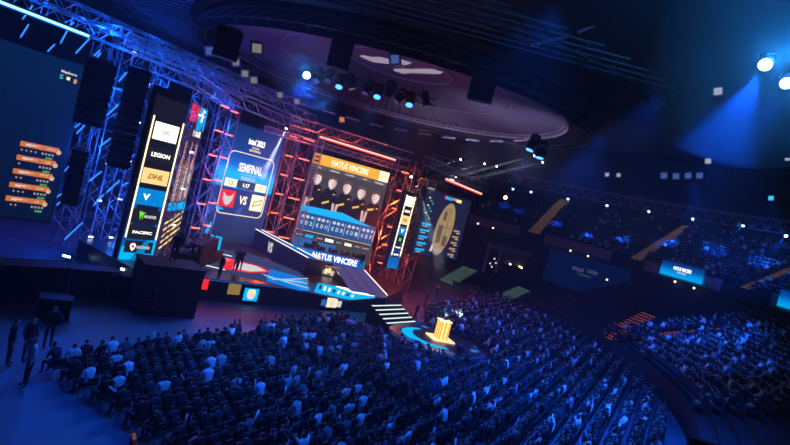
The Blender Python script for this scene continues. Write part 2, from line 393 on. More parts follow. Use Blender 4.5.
# chair
def chair_mb():
    s = MB().box((0, -.0, .44), (.44, .42, .04)); b = MB().box((0, -.22, .68), (.42, .03, .30)); lg = []
    for q in (-1, 1):
        lg.append(MB().tube((q*.2, .2, 0), (q*.2, -.2, .45), .012, 5)); lg.append(MB().tube((q*.2, -.2, 0), (q*.2, -.22, .82), .012, 5))
    return s, b, lg
CHM = mat('chair_black_plastic', (.02, .02, .024), .5)
ch0 = empty('folding_chair', (0, 0, 0)); _s, _bk, _lg = chair_mb()
_s.build('seat', CHM, ch0); _bk.build('backrest', CHM, ch0)
for l in _lg: l.build('leg', DKSTEEL, ch0)
allc = MB()
for t in [_s, _bk]+_lg: allc.add(t.v, t.f, 0)
_o = allc.build('tmp', CHM); CHA = arrays(_o.data); D.objects.remove(_o)
st_ = MB().box((0, -.02, .42), (.46, .40, .06)).box((0, -.24, .64), (.46, .05, .38)).box((0, -.05, .2), (.08, .3, .4)); _o = st_.build('tmp', CHM); STA = arrays(_o.data); D.objects.remove(_o)

# floor seating grid
Uv = Vector((sin(radians(28)), cos(radians(28)), 0)); Wv = Vector((Uv.y, -Uv.x, 0)); OR = Vector((-11.1, 20.6, 0))
TD = Vector((5.1, 40.3, 0))            # trophy dais
face_rz = atan2(-Wv.x, 1) if False else atan2(-(-Wv.x), -Wv.y)   # local +y points to the stage (-W)
seats = []
for k in range(-22, 34):
    j = 0; u = 0.; n_in = 0
    while u < 66:
        p = OR+Uv*u+Wv*(k*.98); ok = (Vector((p.x-AC1[0], p.y-AC1[1])).length < 43.0) and p.y > 10 and p.x < 24
        if k < 0 and not (p.x > 9.2+(p.y-40)*.06 and p.y < 68): ok = False
        if (p-TD).length < 4.6: ok = False
        if p.y > 38.5 and p.x < 5: ok = False
        if 0 <= k < 3 and (p-TD).length < 6.5: ok = False
        if ok and ((u+1.3) % 11.0) > 1.1: seats.append((k, p+Uv*random.uniform(-.04, .04), u))
        u += .56
ORD = ['first', 'second', 'third', 'fourth', 'fifth', 'sixth', 'seventh', 'eighth', 'ninth', 'tenth', 'eleventh', 'twelfth', 'thirteenth', 'fourteenth', 'fifteenth', 'sixteenth', 'seventeenth', 'eighteenth', 'nineteenth', 'twentieth', 'twenty first', 'twenty second', 'twenty third', 'twenty fourth', 'twenty fifth', 'twenty sixth', 'twenty seventh', 'twenty eighth', 'twenty ninth', 'thirtieth', 'thirty first', 'thirty second', 'thirty third', 'thirty fourth']
def inview(p, mx=12):
    x, y, z = proj(p); return z > 3 and -mx < x < 790+mx and -mx < y < 445+mx
vis = sorted([s for s in seats if inview(s[1]+Vector((0, 0, 1.0)))], key=lambda s: proj(s[1])[2])
near = vis[:300]; nearset = {id(s) for s in near}
POSEW = {'sit': 'sitting upright', 'lean': 'leaning forward', 'back': 'leaning back', 'arms': 'with both arms raised', 'side': 'with folded arms'}
def rpose(): return random.choices(['sit', 'lean', 'back', 'arms', 'side'], [.34, .24, .2, .05, .17])[0]
def side_word(u):
    return 'left end' if u < 9.5 else ('middle' if u < 20.5 else 'right part')
first = True; fresh()
for (k, p, u) in near:
    row = ORD[k]; cn, cc = pick_col(); ps = rpose()
    if random.random() < .96:
        o = D.objects.new('seated_spectator', PROT[ps]); C.objects.link(o)
        o.location = p+Wv*random.uniform(-.03, .03); o.rotation_euler = (0, 0, face_rz+random.uniform(-.3, .3)); o.color = (*cc, 1)
        sc = random.uniform(.94, 1.05); o.scale = (sc, sc, sc)
        lb = f'spectator in {cn} top {POSEW[ps]}, {row} row of floor chairs, {side_word(u)}'
        tag(o, lb, 'person', lb.replace('spectator', 'spectators'))
    c = ch0 if first else dup(ch0); first = False
    c.location = p; c.rotation_euler = (0, 0, face_rz)
    lb = f'black folding chair in the {row} row of the floor seating, {side_word(u)}'
    tag(c, lb, 'chair', lb.replace('chair in', 'chairs in'))
FA = {k: arrays(m) for k, m in FARP.items()}
rest = [s for s in seats if id(s) not in nearset and (inview(s[1]+Vector((0, 0, 1)), 60))]
pl, cols = [], []
for (k, p, u) in rest:
    if random.random() < .97: pl.append((p.x+random.uniform(-.05, .05), p.y, 0, face_rz+random.uniform(-.35, .35), rpose(), random.uniform(.94, 1.06))); cols.append(pick_col()[1])
tag(mass('floor_crowd', FA, pl, [SKIN, TOPS, TROU, HAIR], cols), 'dense seated crowd on the arena floor behind the nearest rows, reaching to the barrier', 'crowd', kind='stuff')
tag(mass('floor_chairs', {0: CHA}, [(p.x, p.y, 0, face_rz, 0, 1) for k, p, u in rest], [CHM]), 'rows of black chairs under the farther floor crowd', 'chairs', kind='stuff')

AISLE1 = []; AISLE2 = []
def fill_tier(T, a0, a1, occ, aisles, name, lab, cl, clab, palette=None, gap=.9):
    pl, cols, st = [], [], []; AC = T.get('c', globals()['AC'])
    dr = (T['r1']-T['r0'])/T['rows']; dz = (T['z1']-T['z0'])/T['rows']
    for k in range(T['rows']):
        r = T['r0']+(k+.45)*dr; z = T['z0']+k*dz; n = int((a1-a0)*r/.58)
        for i in range(n):
            a = a0+(a1-a0)*i/n
            if any(abs(a-b)*r < gap for b in aisles): continue
            x, y = AC[0]+r*cos(a), AC[1]+r*sin(a)
            if 'c' in T and (x+2)**2+(y-50)**2 > 44.3**2: continue
            if not inview(Vector((x, y, z+.5)), 30): continue
            rz = a+pi/2
            if 'c' in T and a < radians(-21): continue
            st.append((x, y, z, rz, 0, 1))
            if random.random() < occ(a, k):
                pl.append((x+random.uniform(-.05, .05), y, z, rz+random.uniform(-.35, .35), rpose(), random.uniform(.95, 1.05))); cols.append(pick_col()[1])
    tag(mass(name, FA, pl, [SKIN, TOPS, TROU, HAIR], cols), lab, 'crowd', kind='stuff')
    tag(mass(cl, {0: STA}, st, [SEATM]), clab, 'seats', kind='stuff')
AZ2 = [azpx(x, 51, 10.5) for x in (536, 640, 752)]
AZ1 = [azpx(640, 46, 2.5, AC1), azpx(668, 50, 3.5, AC1), azpx(447, 44, 1.6, AC1), azpx(498, 44, 1.6, AC1)]
LIM1 = azpx(600, 44, 1.6, AC1)
def occ1(a, k): return .93 if a > radians(-18) and k > 0 else (.3 if a > radians(-26) else .06)
fill_tier(T1, A0, LIM1, occ1, AZ1, 'lower_tier_crowd', 'seated crowd filling the lower tier on the right, behind the floor barrier', 'lower_tier_seats', 'dark seats of the lower tier on the right')
a_left = azpx(560, 50, 10)
fill_tier(T2, radians(-20), radians(98), lambda a, k: ((.62+.3*sin(a*23+k*.7)) if a < a_left-.05 else .1), AZ2, 'upper_tier_crowd', 'seated crowd of the upper tier under the long truss', 'upper_tier_seats', 'rows of dark seats in the upper tier, empty at the left end')

# aisle stairs with lit nosings
def aisle(T, a, w, nos, glowm, name, label, cat='stairs', k0=0, k1=None, rot=0):
    AC = T.get('c', globals()['AC'])
    rt = empty(name, (AC[0]+T['r0']*cos(a), AC[1]+T['r0']*sin(a), T['z0']), a+rot)
    dr = (T['r1']-T['r0'])/T['rows']; dz = (T['z1']-T['z0'])/T['rows']; mb = MB(); nb = MB()
    for k in range(k0, k1 or T['rows']):
        for h in (0, 1):
            x = (k+h*.5)*dr; z = k*dz+h*dz/2
            if h: mb.box((x+dr/4, 0, z-dz/4+.005), (dr/2, w, dz/2))
            nb.box((x+.05, 0, z+.03), (.10*nos, w, .03))
    mb.build('treads', STEPM, rt); nb.build('lit_nosing', glowm, rt)
    return tag(rt, label, cat)
NY = glow('aisle_light_amber', (.8, .42, .14), .45); NO = glow('aisle_light_orange', (1, .16, .03), .6); NG = glow('aisle_light_pale', (.45, .85, .6), .38)
aisle(T2, AZ2[0], 2.0, 2.2, NY, 'aisle_stairs', 'amber lit stairs up the empty left end of the upper tier')
aisle(T2, AZ2[1], 1.7, 1.6, NY, 'aisle_stairs', 'amber lit stairs in the upper tier, left of the blue banner')
aisle(T2, AZ2[2], 1.4, 1.3, NY, 'aisle_stairs', 'amber lit stairs in the upper tier at the right edge')
aisle(dict(r0=44.6, r1=50.2, z0=1.75, z1=4.8, rows=6, c=AC1), azpx(609, 44.6, 2.0, AC1), 1.7, 1.1, NO, 'aisle_stairs', 'orange lit stairs in the lower tier behind the floor barrier', rot=.35)
aisle(T1, AZ1[1], .9, 1.0, NO, 'aisle_stairs', 'orange lit stairs in the middle of the right lower tier crowd')
TP = dict(r0=40.6, r1=45.2, z0=0, z1=2.6, rows=6, c=AC1)
aisle(TP, azpx(449, 41, .2, AC1), 2.8, 1.4, NG, 'aisle_stairs', 'pale green lit wide stairs beside the map screen', k1=6)
aisle(TP, azpx(497, 41, .2, AC1), 2.4, 1.4, NG, 'aisle_stairs', 'pale green lit wide stairs right of the far dark doorway', k1=6)

# ------------------------------------------------------------------ screens
# left score screen
s1 = empty('score_screen', (-22, 36, 0), dirz(34)); tag(s1, 'huge dark navy screen with five orange player bars, far left', 'screen')
MB().box((-6.1, .3, 7.8), (12.3, .5, 10.6)).build('casing', BLACK, s1)
MB().face_prism(rect(-12, 2.6, -.1, 13.0), -.02, .05).build('display', ramp_mat('score_navy', 2, [(2.6, (.002, .009, .035)), (9, (.002, .012, .06)), (13, (.002, .02, .085))], .8), s1)
PEACH = glow('led_peach', (.9, .55, .3), .8); BAR_O = glow('led_bar_orange', (.75, .2, .04), .85)
for i in range(5):
    z = 7.3-i*.87; u0 = -2.75+.02*i; 
    # bar from u0..u1
    b = plate(rect(u0-.05*i, z-.16, u0+2.25-.05*i, z+.16), BAR_O, s1, 'player_bar')
    g = MB(); uu = u0+.35-.05*i
    g.face_prism(rect(uu, z-.03, uu+.55, z+.05), -.1, -.08).face_prism(rect(uu+.15, z-.1, uu+.22, z), -.1, -.08).face_prism(rect(uu-.05, z-.06, uu+.12, z+.04), -.1, -.08).face_prism(rect(uu+.5, z, uu+.8, z+.025), -.1, -.08)
    g.build('gun_icon', SOFTW, b)
    text_mesh(['nitrou', 'xiil', 'monesy', 'huNter', 'm0'][i], PEACH, b, u0+1.75-.05*i, z, [.5, .3, .5, .5, .25][i], .16, -.08, 'lettering')
    MB().tube((u0+2.25-.05*i, -.08, z-.12), (u0+2.25-.05*i, -.05, z-.12), .15, 12).build('round_badge', PEACH, s1)
    for q in range([4, 1, 2, 3, 2][i]): plate(rect(u0+.1+q*.26, z-.42, u0+.2+q*.26, z-.32), glow('led_icon_grey', (.55, .45, .4), .6), s1, 'item_icon')
    for q in range(4): plate(rect(u0+1.28+q*.2, z-.44, u0+1.4+q*.2, z-.3), MATS['led_icon_grey'], s1, 'item_icon')
    text_mesh('$%d' % [3900, 2800, 4150, 2950, 3200][i], GREEN_E, s1, u0+1.75, z-.62, .42, .15, -.07, 'money_text')
text_mesh('MapScore', SOFTW, s1, -.95, 12.28, .95, .2, -.06); text_mesh('S', glow('led_teal', (.05, .55, .6), .8), s1, -1.35, 11.95, .24, .3, -.06)
MB().face_prism(rect(-1.03, 11.85, -.83, 12.05), -.08, -.05).build('square_icon', YEL_E, s1); text_mesh('8', glow('led_amber', (.9, .4, .1), .9), s1, -.5, 11.9, .2, .3, -.06)
def tube_light(name, p, q, r, m, label, cat='light'):
    rt = empty(name, p); d = Vector(q)-Vector(p)
    MB().tube((0, 0, 0), d, r, 8).build('lit_tube', m, rt); MB().tube((0, 0, r*1.9), d+Vector((0, 0, r*1.9)), r*.9, 6).build('mounting_rail', DKSTEEL, rt)
    if m in (REDTUBE, BLUETUBE): MB().tube((0, 0, -r*1.4), d+Vector((0, 0, -r*1.4)), r*.7, 6).build('lower_diffuser', HALO_R if m == REDTUBE else HALO_B, rt)  # added glowing rail, the tube's coloured halo put into a part
    return tag(rt, label, cat)
def onp(base, deg, u, z, off=0): return Vector((base[0]+sin(radians(deg))*u+cos(radians(deg))*off, base[1]+cos(radians(deg))*u-sin(radians(deg))*off, z))
tube_light('tube_light', onp((-22, 36), 34, -11, 14.9, .8), onp((-22, 36), 34, -.66, 14.85, .8), .075, BLUETUBE, 'long bright blue light tube above the dark score screen')
tube_light('tube_light', onp((-10, 54), 70, .58, 13.7, .8), onp((-10, 54), 70, 8.7, 13.55, .8), .085, REDTUBE, 'long glowing red orange tube above the player portraits screen')
tube_light('tube_light', onp((3, 52), 37, .2, 12.75, .6), onp((3, 52), 37, 7.5, 12.5, .6), .085, REDTUBE, 'glowing red tube above the game map screen')

# sponsor tower (left)
def sponsor_tower(name, base, deg, w, z0, z1, logos, label, chev=True, u0=0., strips=(3., 11.1)):
    rt = empty(name, (base[0], base[1], z0), dirz(deg)); H = z1-z0; tag(rt, label, 'sponsor screen')
    MB().box((u0+w/2, .35, H/2), (w+.1, .6, H)).build('casing', BLACK, rt)
    MB().face_prism(rect(u0+.02, .05, u0+w-.02, H-.6), -.02, .05).build('display', ramp_mat(name+'_bg', 2, [(0, (0, .25, .7)), (1.6, (.0, .09, .4)), (2.4, (.003, .02, .1)), (4.5, (.008, .008, .015)), (H, (.01, .01, .016))], .9), rt)
    for k, uu in enumerate((u0+.12, u0+w-.12)):
        MB().box((uu, -.1, (strips[0]+strips[1])/2-z0-.0), (.07, .07, strips[1]-strips[0])).build('light_strip', WARM_E, rt)
        plate(rect(uu-.11+(.16 if k == 0 else -.16), 0.2, uu+.11+(.16 if k == 0 else -.16), strips[0]-z0+2.5), BLUE_E, rt, 'blue_margin', -.03)
    if chev:
        plate([(u0+.03, .02), (u0+w-.03, .02), (u0+w-.03, 1.9), (u0+w*.66, 1.35), (u0+.03, .9)], CYAN_E, rt, 'cyan_base')
        plate([(u0+w*.3, .02), (u0+w*.62, .02), (u0+w*.8, 1.5), (u0+w*.62, 1.3)], glow('led_mid_blue', (0, .25, .65), .9), rt, 'blue_facet', -.08)
    for lg in logos: lg(rt, u0, w)
    return rt
def card(z, h, m, ww=.62, txt=None, tm=None, tw=.5, th=.3, shear=0., extra=None):
    def f(rt, u0, w):
        c = plate(rect(u0+w/2-w*ww/2, z-h/2, u0+w/2+w*ww/2, z+h/2), m, rt, 'sponsor_card', -.05, .03)
        if txt: text_mesh(txt, tm, c, u0+w/2, z, w*ww*tw, h*th, -.09, 'lettering', shear)
        if extra: extra(c, u0+w/2, z)
    return f
DGREY_E = glow('led_charcoal', (.02, .02, .028), .7)
def vmark(c, u, z): plate([(u-.55, z+.2), (u-.42, z+.2), (u-.34, z-.02), (u-.2, z+.22), (u-.08, z+.22), (u-.3, z-.22)], WHITE_E, c, 'v_mark', -.09)
def claw(c, u, z): plate([(u-.5, z+.25), (u-.4, z-.25), (u-.33, z+.2), (u-.24, z-.25), (u-.2, z+.25), (u-.1, z+.25), (u-.1, z+.17), (u-.5, z+.33)], glow('led_lime', (.2, .9, .05), 1), c, 'claw_mark', -.09)
def shield(c, u, z): plate([(u-.62, z+.12), (u-.5, z+.25), (u-.35, z+.25), (u-.22, z+.12), (u-.3, z-.15), (u-.42, z-.28), (u-.55, z-.15)], WHITE_E, c, 'shield_mark', -.09); MB().tube((u-.42, -.13, z+.03), (u-.42, -.11, z+.03), .1, 10).build('red_dot', RED_E, c)
sponsor_tower('sponsor_tower', (-16.8, 35.3), 36, 2.35, 1.45, 13.0, [
    card(8.75, 1.15, WHITE_E, .72, 'AMD', SOFTW, .4, .3),
    card(7.2, .95, DGREY_E, .82, 'LEGION', WHITE_E, .68, .3),
    card(5.75, 1.0, glow('led_gold', (1, .66, .25), 1.2), .78, 'DHL', glow('led_brown', (.5, .2, 0), .9), .6, .35, .3),
    card(4.35, 1.1, glow('led_sky', (0, .25, .7), 1), .86, None, extra=vmark),
    card(3.05, .95, DGREY_E, .82, None, extra=lambda c, u, z: (claw(c, u, z), text_mesh('MONSTER', SOFTW, c, u+.3, z, .85, .2, -.09))),
    card(1.95, .95, DGREY_E, .82, 'PACIFIC', WHITE_E, .7, .2),
    card(.95+.0, .8, DGREY_E, .82, None, extra=lambda c, u, z: (shield(c, u, z), text_mesh('KATOWICE', SOFTW, c, u+.3, z, .9, .2, -.09)))],
    'tall black sponsor column with yellow edge strips and cyan foot, left of stage')
sponsor_tower('sponsor_tower', (1.3, 52), 50, 1.3, 3.3, 10.7, [
    card(6.55, .95, WHITE_E, .62), card(5.6, .6, DGREY_E, .62, 'LEGION', WHITE_E, .8, .4), card(4.75, .85, glow('led_gold', (1, .72, .35), 1.3), .7, 'DHL', MATS['led_brown'], .6, .35),
    card(3.7, .8, MATS['led_sky'], .7, 'V', WHITE_E, .4, .5), card(2.85, .6, DGREY_E, .62, 'M', MATS['led_lime'], .3, .6), card(2.1, .5, DGREY_E, .62, 'PACIFIC', WHITE_E, .8, .3), card(1.4, .5, DGREY_E, .62, 'KATO', WHITE_E, .7, .4)],
    'narrow sponsor column with yellow edge strips, right of the portraits screen', False, -1.3, (4.6, 10.4))

# team screen (left), seen almost edge on
t1 = empty('team_screen', (-16, 41, 0), dirz(-6)); tag(t1, 'team screen with red and cyan badge, seen edge on behind the sponsor column', 'screen')
MB().box((-.6, .3, 7.2), (4.4, .5, 11.3)).build('casing', BLACK, t1)
MB().face_prism(rect(-2.7, 1.6, 1.6, 12.8), -.02, .05).build('display', glow('led_plum', (.05, .02, .06), .8), t1)
plate(rect(-2.6, 11.5, -.6, 12.7), RED_E, t1, 'red_banner'); plate(rect(-.6, 11.0, 1.5, 12.7), CYAN_E, t1, 'cyan_badge')
text_mesh('F', WHITE_E, t1, .6, 12.1, .9, .9, -.08); text_mesh('FOUR', WHITE_E, t1, .1, 10.7, 2.2, .45, -.07)
for k in range(3):
    u = -1.9+k*1.35
    p_ = plate([(u-.5, 5.6), (u+.5, 5.6), (u+.55, 8.2), (u+.2, 9), (u+.22, 9.8), (u, 10.1), (u-.22, 9.8), (u-.2, 9), (u-.55, 8.2)], glow('led_dusty_rose', (.6, .3, .3), .9), t1, 'player_portrait')
    plate(rect(u-.2, 5.8, u+.1, 8.1), SOFTW, p_, 'jersey_stripe', -.09)
plate(rect(-2.6, 4.9, 1.5, 5.5), CYAN_E, t1, 'cyan_band')
for k in range(5): plate([(-2.5, 3.9-k*.45), (1.4, 4.6-k*.45), (1.4, 4.75-k*.45), (-2.5, 4.05-k*.45)], YEL_E, t1, 'yellow_stripe')

# centre panel
s2 = empty('score_screen', (-17, 50, 0), dirz(34)); tag(s2, 'tall blue semifinal score screen with rounded pale frame, centre of stage', 'screen')
MB().box((3.6, .35, 7.2), (7.4, .6, 11.6)).build('casing', BLACK, s2)
MB().face_prism(rect(0, 1.55, 7.2, 12.9), -.02, .05).build('display', ramp_mat('semi_bg', 2, [(1.5, (.006, .012, .05)), (4.2, (.012, .03, .12)), (6.8, (.015, .03, .16)), (7.0, (0, .3, .85)), (8.3, (0, .36, .95)), (9.1, (.002, .11, .5)), (10.3, (.002, .04, .22)), (12.9, (.003, .018, .09))], 1.5), s2)
fr = MB(); o_, i_ = rnd_rect(1.0, 4.3, 6.65, 10.35, .6), rnd_rect(1.09, 4.39, 6.56, 10.26, .53); n_ = len(o_)
fr.add([(x, -.08, z) for x, z in o_]+[(x, -.08, z) for x, z in i_]+[(x, -.04, z) for x, z in o_]+[(x, -.04, z) for x, z in i_],
       [(i, (i+1) % n_, n_+(i+1) % n_, n_+i) for i in range(n_)]+[(i, 2*n_+i, 2*n_+(i+1) % n_, (i+1) % n_) for i in range(n_)]+[(n_+i, n_+(i+1) % n_, 3*n_+(i+1) % n_, 3*n_+i) for i in range(n_)])
fr.build('rounded_frame', glow('led_cream_line', (.95, .85, .55), 1.1), s2)
CREAM = glow('led_cream', (1, .88, .6), 1.3)
text_mesh('SEMIFINAL', glow('led_pale', (1, .9, .8), 1.2), s2, 3.85, 8.95, 2.9, .85); plate(rect(2.9, 8.3, 4.8, 8.34), SOFTW, s2, 'thin_rule')
text_mesh('ROUND 20', SOFTW, s2, 3.85, 7.95, 1.7, .35)
text_mesh('intel 2023', WHITE_E, s2, 3.85, 11.55, 2.0, .6); text_mesh('EXTREME', SOFTW, s2, 3.85, 11.0, .9, .2); text_mesh('KATOWICE', YEL_E, s2, 3.85, 10.72, 1.4, .2)
for u0, t_ in ((1.25, '13'), (4.95, '7')):
    p_ = plate(rect(u0, 6.95, u0+1.4, 7.7), CREAM, s2, 'score_box'); text_mesh(t_, glow('led_tan', (.75, .5, .2), .9), p_, u0+.7, 7.32, .45 if t_ != '7' else .22, .45, -.08)
p_ = plate(rect(2.7, 6.95, 4.9, 7.7), glow('led_slate', (.05, .06, .14), .9), s2, 'clock_box'); text_mesh('1:17', WHITE_E, p_, 3.8, 7.3, .8, .38, -.08)
text_mesh('VS', CREAM, s2, 3.85, 5.85, .95, .85)
p_ = plate(rect(1.15, 5.0, 2.85, 6.6), RED_E, s2, 'red_team_badge')
plate([(1.4, 6.4), (1.65, 6.1), (2.0, 6.0), (2.35, 6.1), (2.6, 6.4), (2.55, 5.7), (2.25, 5.25), (2.0, 5.15), (1.75, 5.25), (1.45, 5.7)], SOFTW, p_, 'animal_mask', -.08)
p_ = plate(rect(4.85, 5.0, 6.45, 6.6), CREAM, s2, 'cream_team_badge')
plate([(5.05, 5.35), (6.1, 5.7), (6.25, 6.25), (5.2, 5.9)], glow('led_dark_gold', (.55, .36, .06), .8), p_, 'slanted_plate', -.08); plate([(5.2, 5.5), (6.0, 5.77), (6.1, 6.1), (5.3, 5.83)], CREAM, p_, 'inner_slant', -.1)
for pts, m_ in (([(3.2, 4.6), (4.0, 5.3), (4.0, 4.4)], BLUE_E), ([(1.1, 4.5), (1.9, 4.75), (1.1, 5.0)], CYAN_E), ([(.4, 2.4), (.8, 3.4), (1.0, 3.2), (.7, 2.2)], CYAN_E), ([(0.1, 4.6), (.6, 5.4), (.8, 5.2), (.1, 3.8)], BLUE_E)): plate(pts, m_, s2, 'blue_shard', -.04)

# portraits screen
s3 = empty('portraits_screen', (-10, 54, 0), dirz(70)); tag(s3, 'wide screen of five player portraits under an orange NATUS VINCERE banner', 'screen')
MB().box((4.7, .35, 8.3), (8.3, .6, 8.0)).build('casing', BLACK, s3)
MB().face_prism(rect(.6, 4.4, 8.75, 12.2), -.02, .05).build('display', glow('led_near_black', (.075, .065, .075), .8), s3)
ban = plate(rect(.65, 11.1, 8.7, 12.15), ORANGE_E, s3, 'orange_banner')
plate(rect(1.5, 11.1, 7.6, 12.15), YEL_E if False else glow('led_amber_banner', (1, .45, .03), 1.1), ban, 'amber_field', -.07)
for k in range(2): plate(rect(.8, 11.3+k*.4, 1.35, 11.5+k*.4), DARK_E, ban, 'dark_bar', -.09)
text_mesh('NATUS VINCERE', CREAM, ban, 4.5, 11.62, 3.9, .62, -.09)
b_ = plate(rect(7.65, 11.1, 8.7, 12.15), CREAM, ban, 'cream_badge', -.07); plate([(7.85, 11.4), (8.45, 11.55), (8.5, 11.85), (7.9, 11.7)], YEL_E, b_, 'slant_mark', -.1)
GY = glow('led_grey', (.14, .13, .14), .8)
for k, nm in enumerate(('b1t', 'electronic', 's1mple', 'npl', 'Perfecto')):
    p_ = plate(rect(.75+k*1.6, 10.68, 2.2+k*1.6, 11.02), GY, s3, 'name_tag'); text_mesh(nm, SOFTW, p_, 1.47+k*1.6, 10.85, [.35, .9, .9, .4, .9][k], .2, -.08)
SKE = glow('led_skin', (.75, .5, .45), .95); SKS = glow('led_skin_bright', (.95, .78, .72), .95); HRE = glow('led_hair', (.17, .09, .06), .8); JER = glow('led_jersey_black', (.006, .007, .011), .7); GLD = glow('led_jersey_gold', (.9, .6, .08), 1)
for k in range(5):
    u = 1.55+k*1.58; z = [9.95, 9.85, 9.75, 9.6, 9.5][k]; s_ = [1, -1, 1, -1, 1][k]; y = -.045-.012*(k % 2)
    p_ = plate([(u-.78, 6.4), (u+.8, 6.4), (u+.82, z-1.6), (u+.62, z-.95), (u+.2, z-.72), (u-.2, z-.72), (u-.62, z-.95), (u-.8, z-1.7)], JER, s3, 'player_portrait', y)
    el = [(u+.42*cos(a)*(1+.12*sin(a)), z-.22+.58*sin(a)) for a in np.linspace(0, 2*pi, 15)[:-1]]
    plate(rect(u-.14, z-.85, u+.14, z-.4), SKE, p_, 'neck', y-.02); f_ = plate(el, SKE, p_, 'face', y-.03)
    plate([(u+s_*.12+(x-u)*.6, zz*.8+z*.2-.12) for x, zz in el], SKS, p_, 'lit_cheek', y-.045)
    plate([(u-.46, z-.1), (u-.5, z+.28), (u-.28, z+.52), (u+.1, z+.56), (u+.42, z+.4), (u+.48, z-.05), (u+.34, z+.1), (u-.02, z+.22), (u-.32, z+.1)], HRE, p_, 'hair', y-.06)
    plate([(u-.2, z-.1), (u-.06, z-.1), (u-.06, z-.06), (u-.2, z-.06)], HRE, p_, 'eye', y-.06); plate([(u+.06, z-.1), (u+.2, z-.1), (u+.2, z-.06), (u+.06, z-.06)], HRE, p_, 'eye', y-.06)
    plate([(u-.1, z-.38), (u+.1, z-.38), (u+.1, z-.34), (u-.1, z-.34)], glow('led_lip', (.5, .2, .2), .8), p_, 'mouth', y-.06)
    plate([(u-.55, 7.2+.15*k), (u+.1, 7.6+.1*k), (u+.08, 7.8+.1*k), (u-.58, 7.4+.15*k)], GLD, p_, 'gold_trim', y-.02)
    plate([(u+.3, z-1.35), (u+.55, z-1.3), (u+.54, z-1.2), (u+.3, z-1.25)], GLD, p_, 'chest_mark', y-.02)
    plate([(u-s_*.78, 6.6), (u-s_*.55, 6.6), (u-s_*.45, 7.7), (u-s_*.7, 7.7)], SKE, p_, 'forearm', y-.03)
plate([(.62, 6.3), (.62, 6.85), (4.9, 7.0), (8.72, 6.15), (8.72, 5.5), (.62, 5.5)], CYAN_E, s3, 'cyan_wave', -.09)
blu = plate(rect(.62, 4.55, 8.72, 6.25), glow('led_stats_blue', (.005, .1, .34), .95), s3, 'stats_panel', -.11)
for k in range(5):
    u = .85+k*1.6
    for q in range(3):
        MB().tube((u+.25+q*.45, -.16, 5.82), (u+.25+q*.45, -.14, 5.82), .17 if q < 2 else .13, 10).build('stat_ring', SOFTW, blu)
        text_mesh(['1', '7', '2', '11', '3'][(k+q) % 5] if q == 2 else 'KD'[q], SOFTW, blu, u+.25+q*.45, 5.2, .26, .4, -.14)
    plate(rect(u+1.42, 4.75, u+1.46, 5.95), SOFTW, blu, 'divider', -.14)
plate(rect(.62, 4.40, 8.72, 4.47), glow('led_gold_line', (.8, .6, .4), .9), s3, 'gold_line', -.12)

# backdrop behind the players with small sponsor boards
s4 = empty('player_backdrop', (-10, 54, 0), dirz(70)); tag(s4, 'grey and blue backdrop with small sponsor boards behind the seated team', 'backdrop')
MB().face_prism(rect(.5, 2.4, 8.8, 4.3), -.3, -.1).build('panel', glow('led_dim_grey', (.06, .065, .075), .8), s4)
plate(rect(.6, 2.4, 2.6, 3.7), glow('led_lit_blue', (.03, .17, .5), .8), s4, 'blue_section', -.31); plate(rect(3.2, 2.4, 5, 3.6), MATS['led_lit_blue'], s4, 'blue_section', -.31)
for k, (u, wd, m_, t_) in enumerate(((1.1, .7, SOFTW, 0), (2.1, .8, CYAN_E, 1), (3.2, .6, SOFTW, 0), (4.2, .85, WHITE_E, 1), (5.2, .5, SOFTW, 0), (6.2, .75, CREAM, 1), (7.2, .5, SOFTW, 0), (8.1, .7, SOFTW, 0))):
    plate(rect(u-wd/2, 3.98-(.14 if t_ else .03), u+wd/2, 3.98+(.14 if t_ else .03)), m_, s4, 'sponsor_board', -.33)

# map screen
s5 = empty('map_screen', (3, 52, 0), dirz(37)); tag(s5, 'dark screen showing a tan oval game map, right of stage', 'screen')
MB().box((2.8, .35, 8.35), (8.4, .5, 6.5)).build('casing', BLACK, s5)
MB().face_prism(rect(-1.3, 5.25, 6.9, 11.45), -.02, .05).build('display', glow('led_map_bg', (.015, .018, .065), .75), s5)
mp = plate([(3.0+1.55*cos(a)+.25*sin(a), 8.05+2.65*sin(a)) for a in np.linspace(0, 2*pi, 33)[:-1]], glow('led_map_tan', (.48, .33, .14), .8), s5, 'game_map')
for r_, m_ in ((rect(3.1, 6.4, 3.9, 7.4), glow('led_map_dark', (.16, .12, .09), .8)), (rect(2.3, 8.9, 2.9, 9.8), MATS['led_map_dark']), (rect(1.9, 6.6, 2.7, 8.4), MATS['led_map_dark']), (rect(2.9, 8.2, 4.2, 8.26), MATS['led_map_dark']), (rect(3.3, 7.4, 3.36, 10.2), MATS['led_map_dark']), (rect(2.4, 10.0, 3.5, 10.06), MATS['led_map_dark'])): plate(r_, m_, mp, 'map_room', -.08)
plate(rect(1.9, 10.95, 3.0, 11.25), CYAN_E, s5, 'blue_team_box'); plate(rect(3.9, 10.95, 4.9, 11.25), YEL_E, s5, 'gold_team_box'); plate(rect(1.7, 10.95, 1.9, 11.3), RED_E, s5, 'red_mark'); text_mesh('1:17', SOFTW, s5, 3.45, 11.15, .7, .25)
for k in range(9): plate(rect(-.9+.35*(k % 3), 10.6-.24*k, -.65+.35*(k % 3), 10.75-.24*k), [SOFTW, GREEN_E, glow('led_teal', (.05, .55, .6), .8)][k % 3], s5, 'kill_icon')
for k in range(5):
    z = 8.2-k*.62; plate(rect(-1.0, z-.1, .5, z+.1), CYAN_E, s5, 'blue_player_bar'); plate(rect(-.9, z-.26, .0, z-.2), SOFTW, s5, 'item_row')
    plate(rect(4.9, z-.2, 6.1, z), glow('led_bronze', (.6, .33, .12), .8), s5, 'gold_player_bar'); plate(rect(5.5, z-.36, 6.2, z-.3), SOFTW, s5, 'item_row')
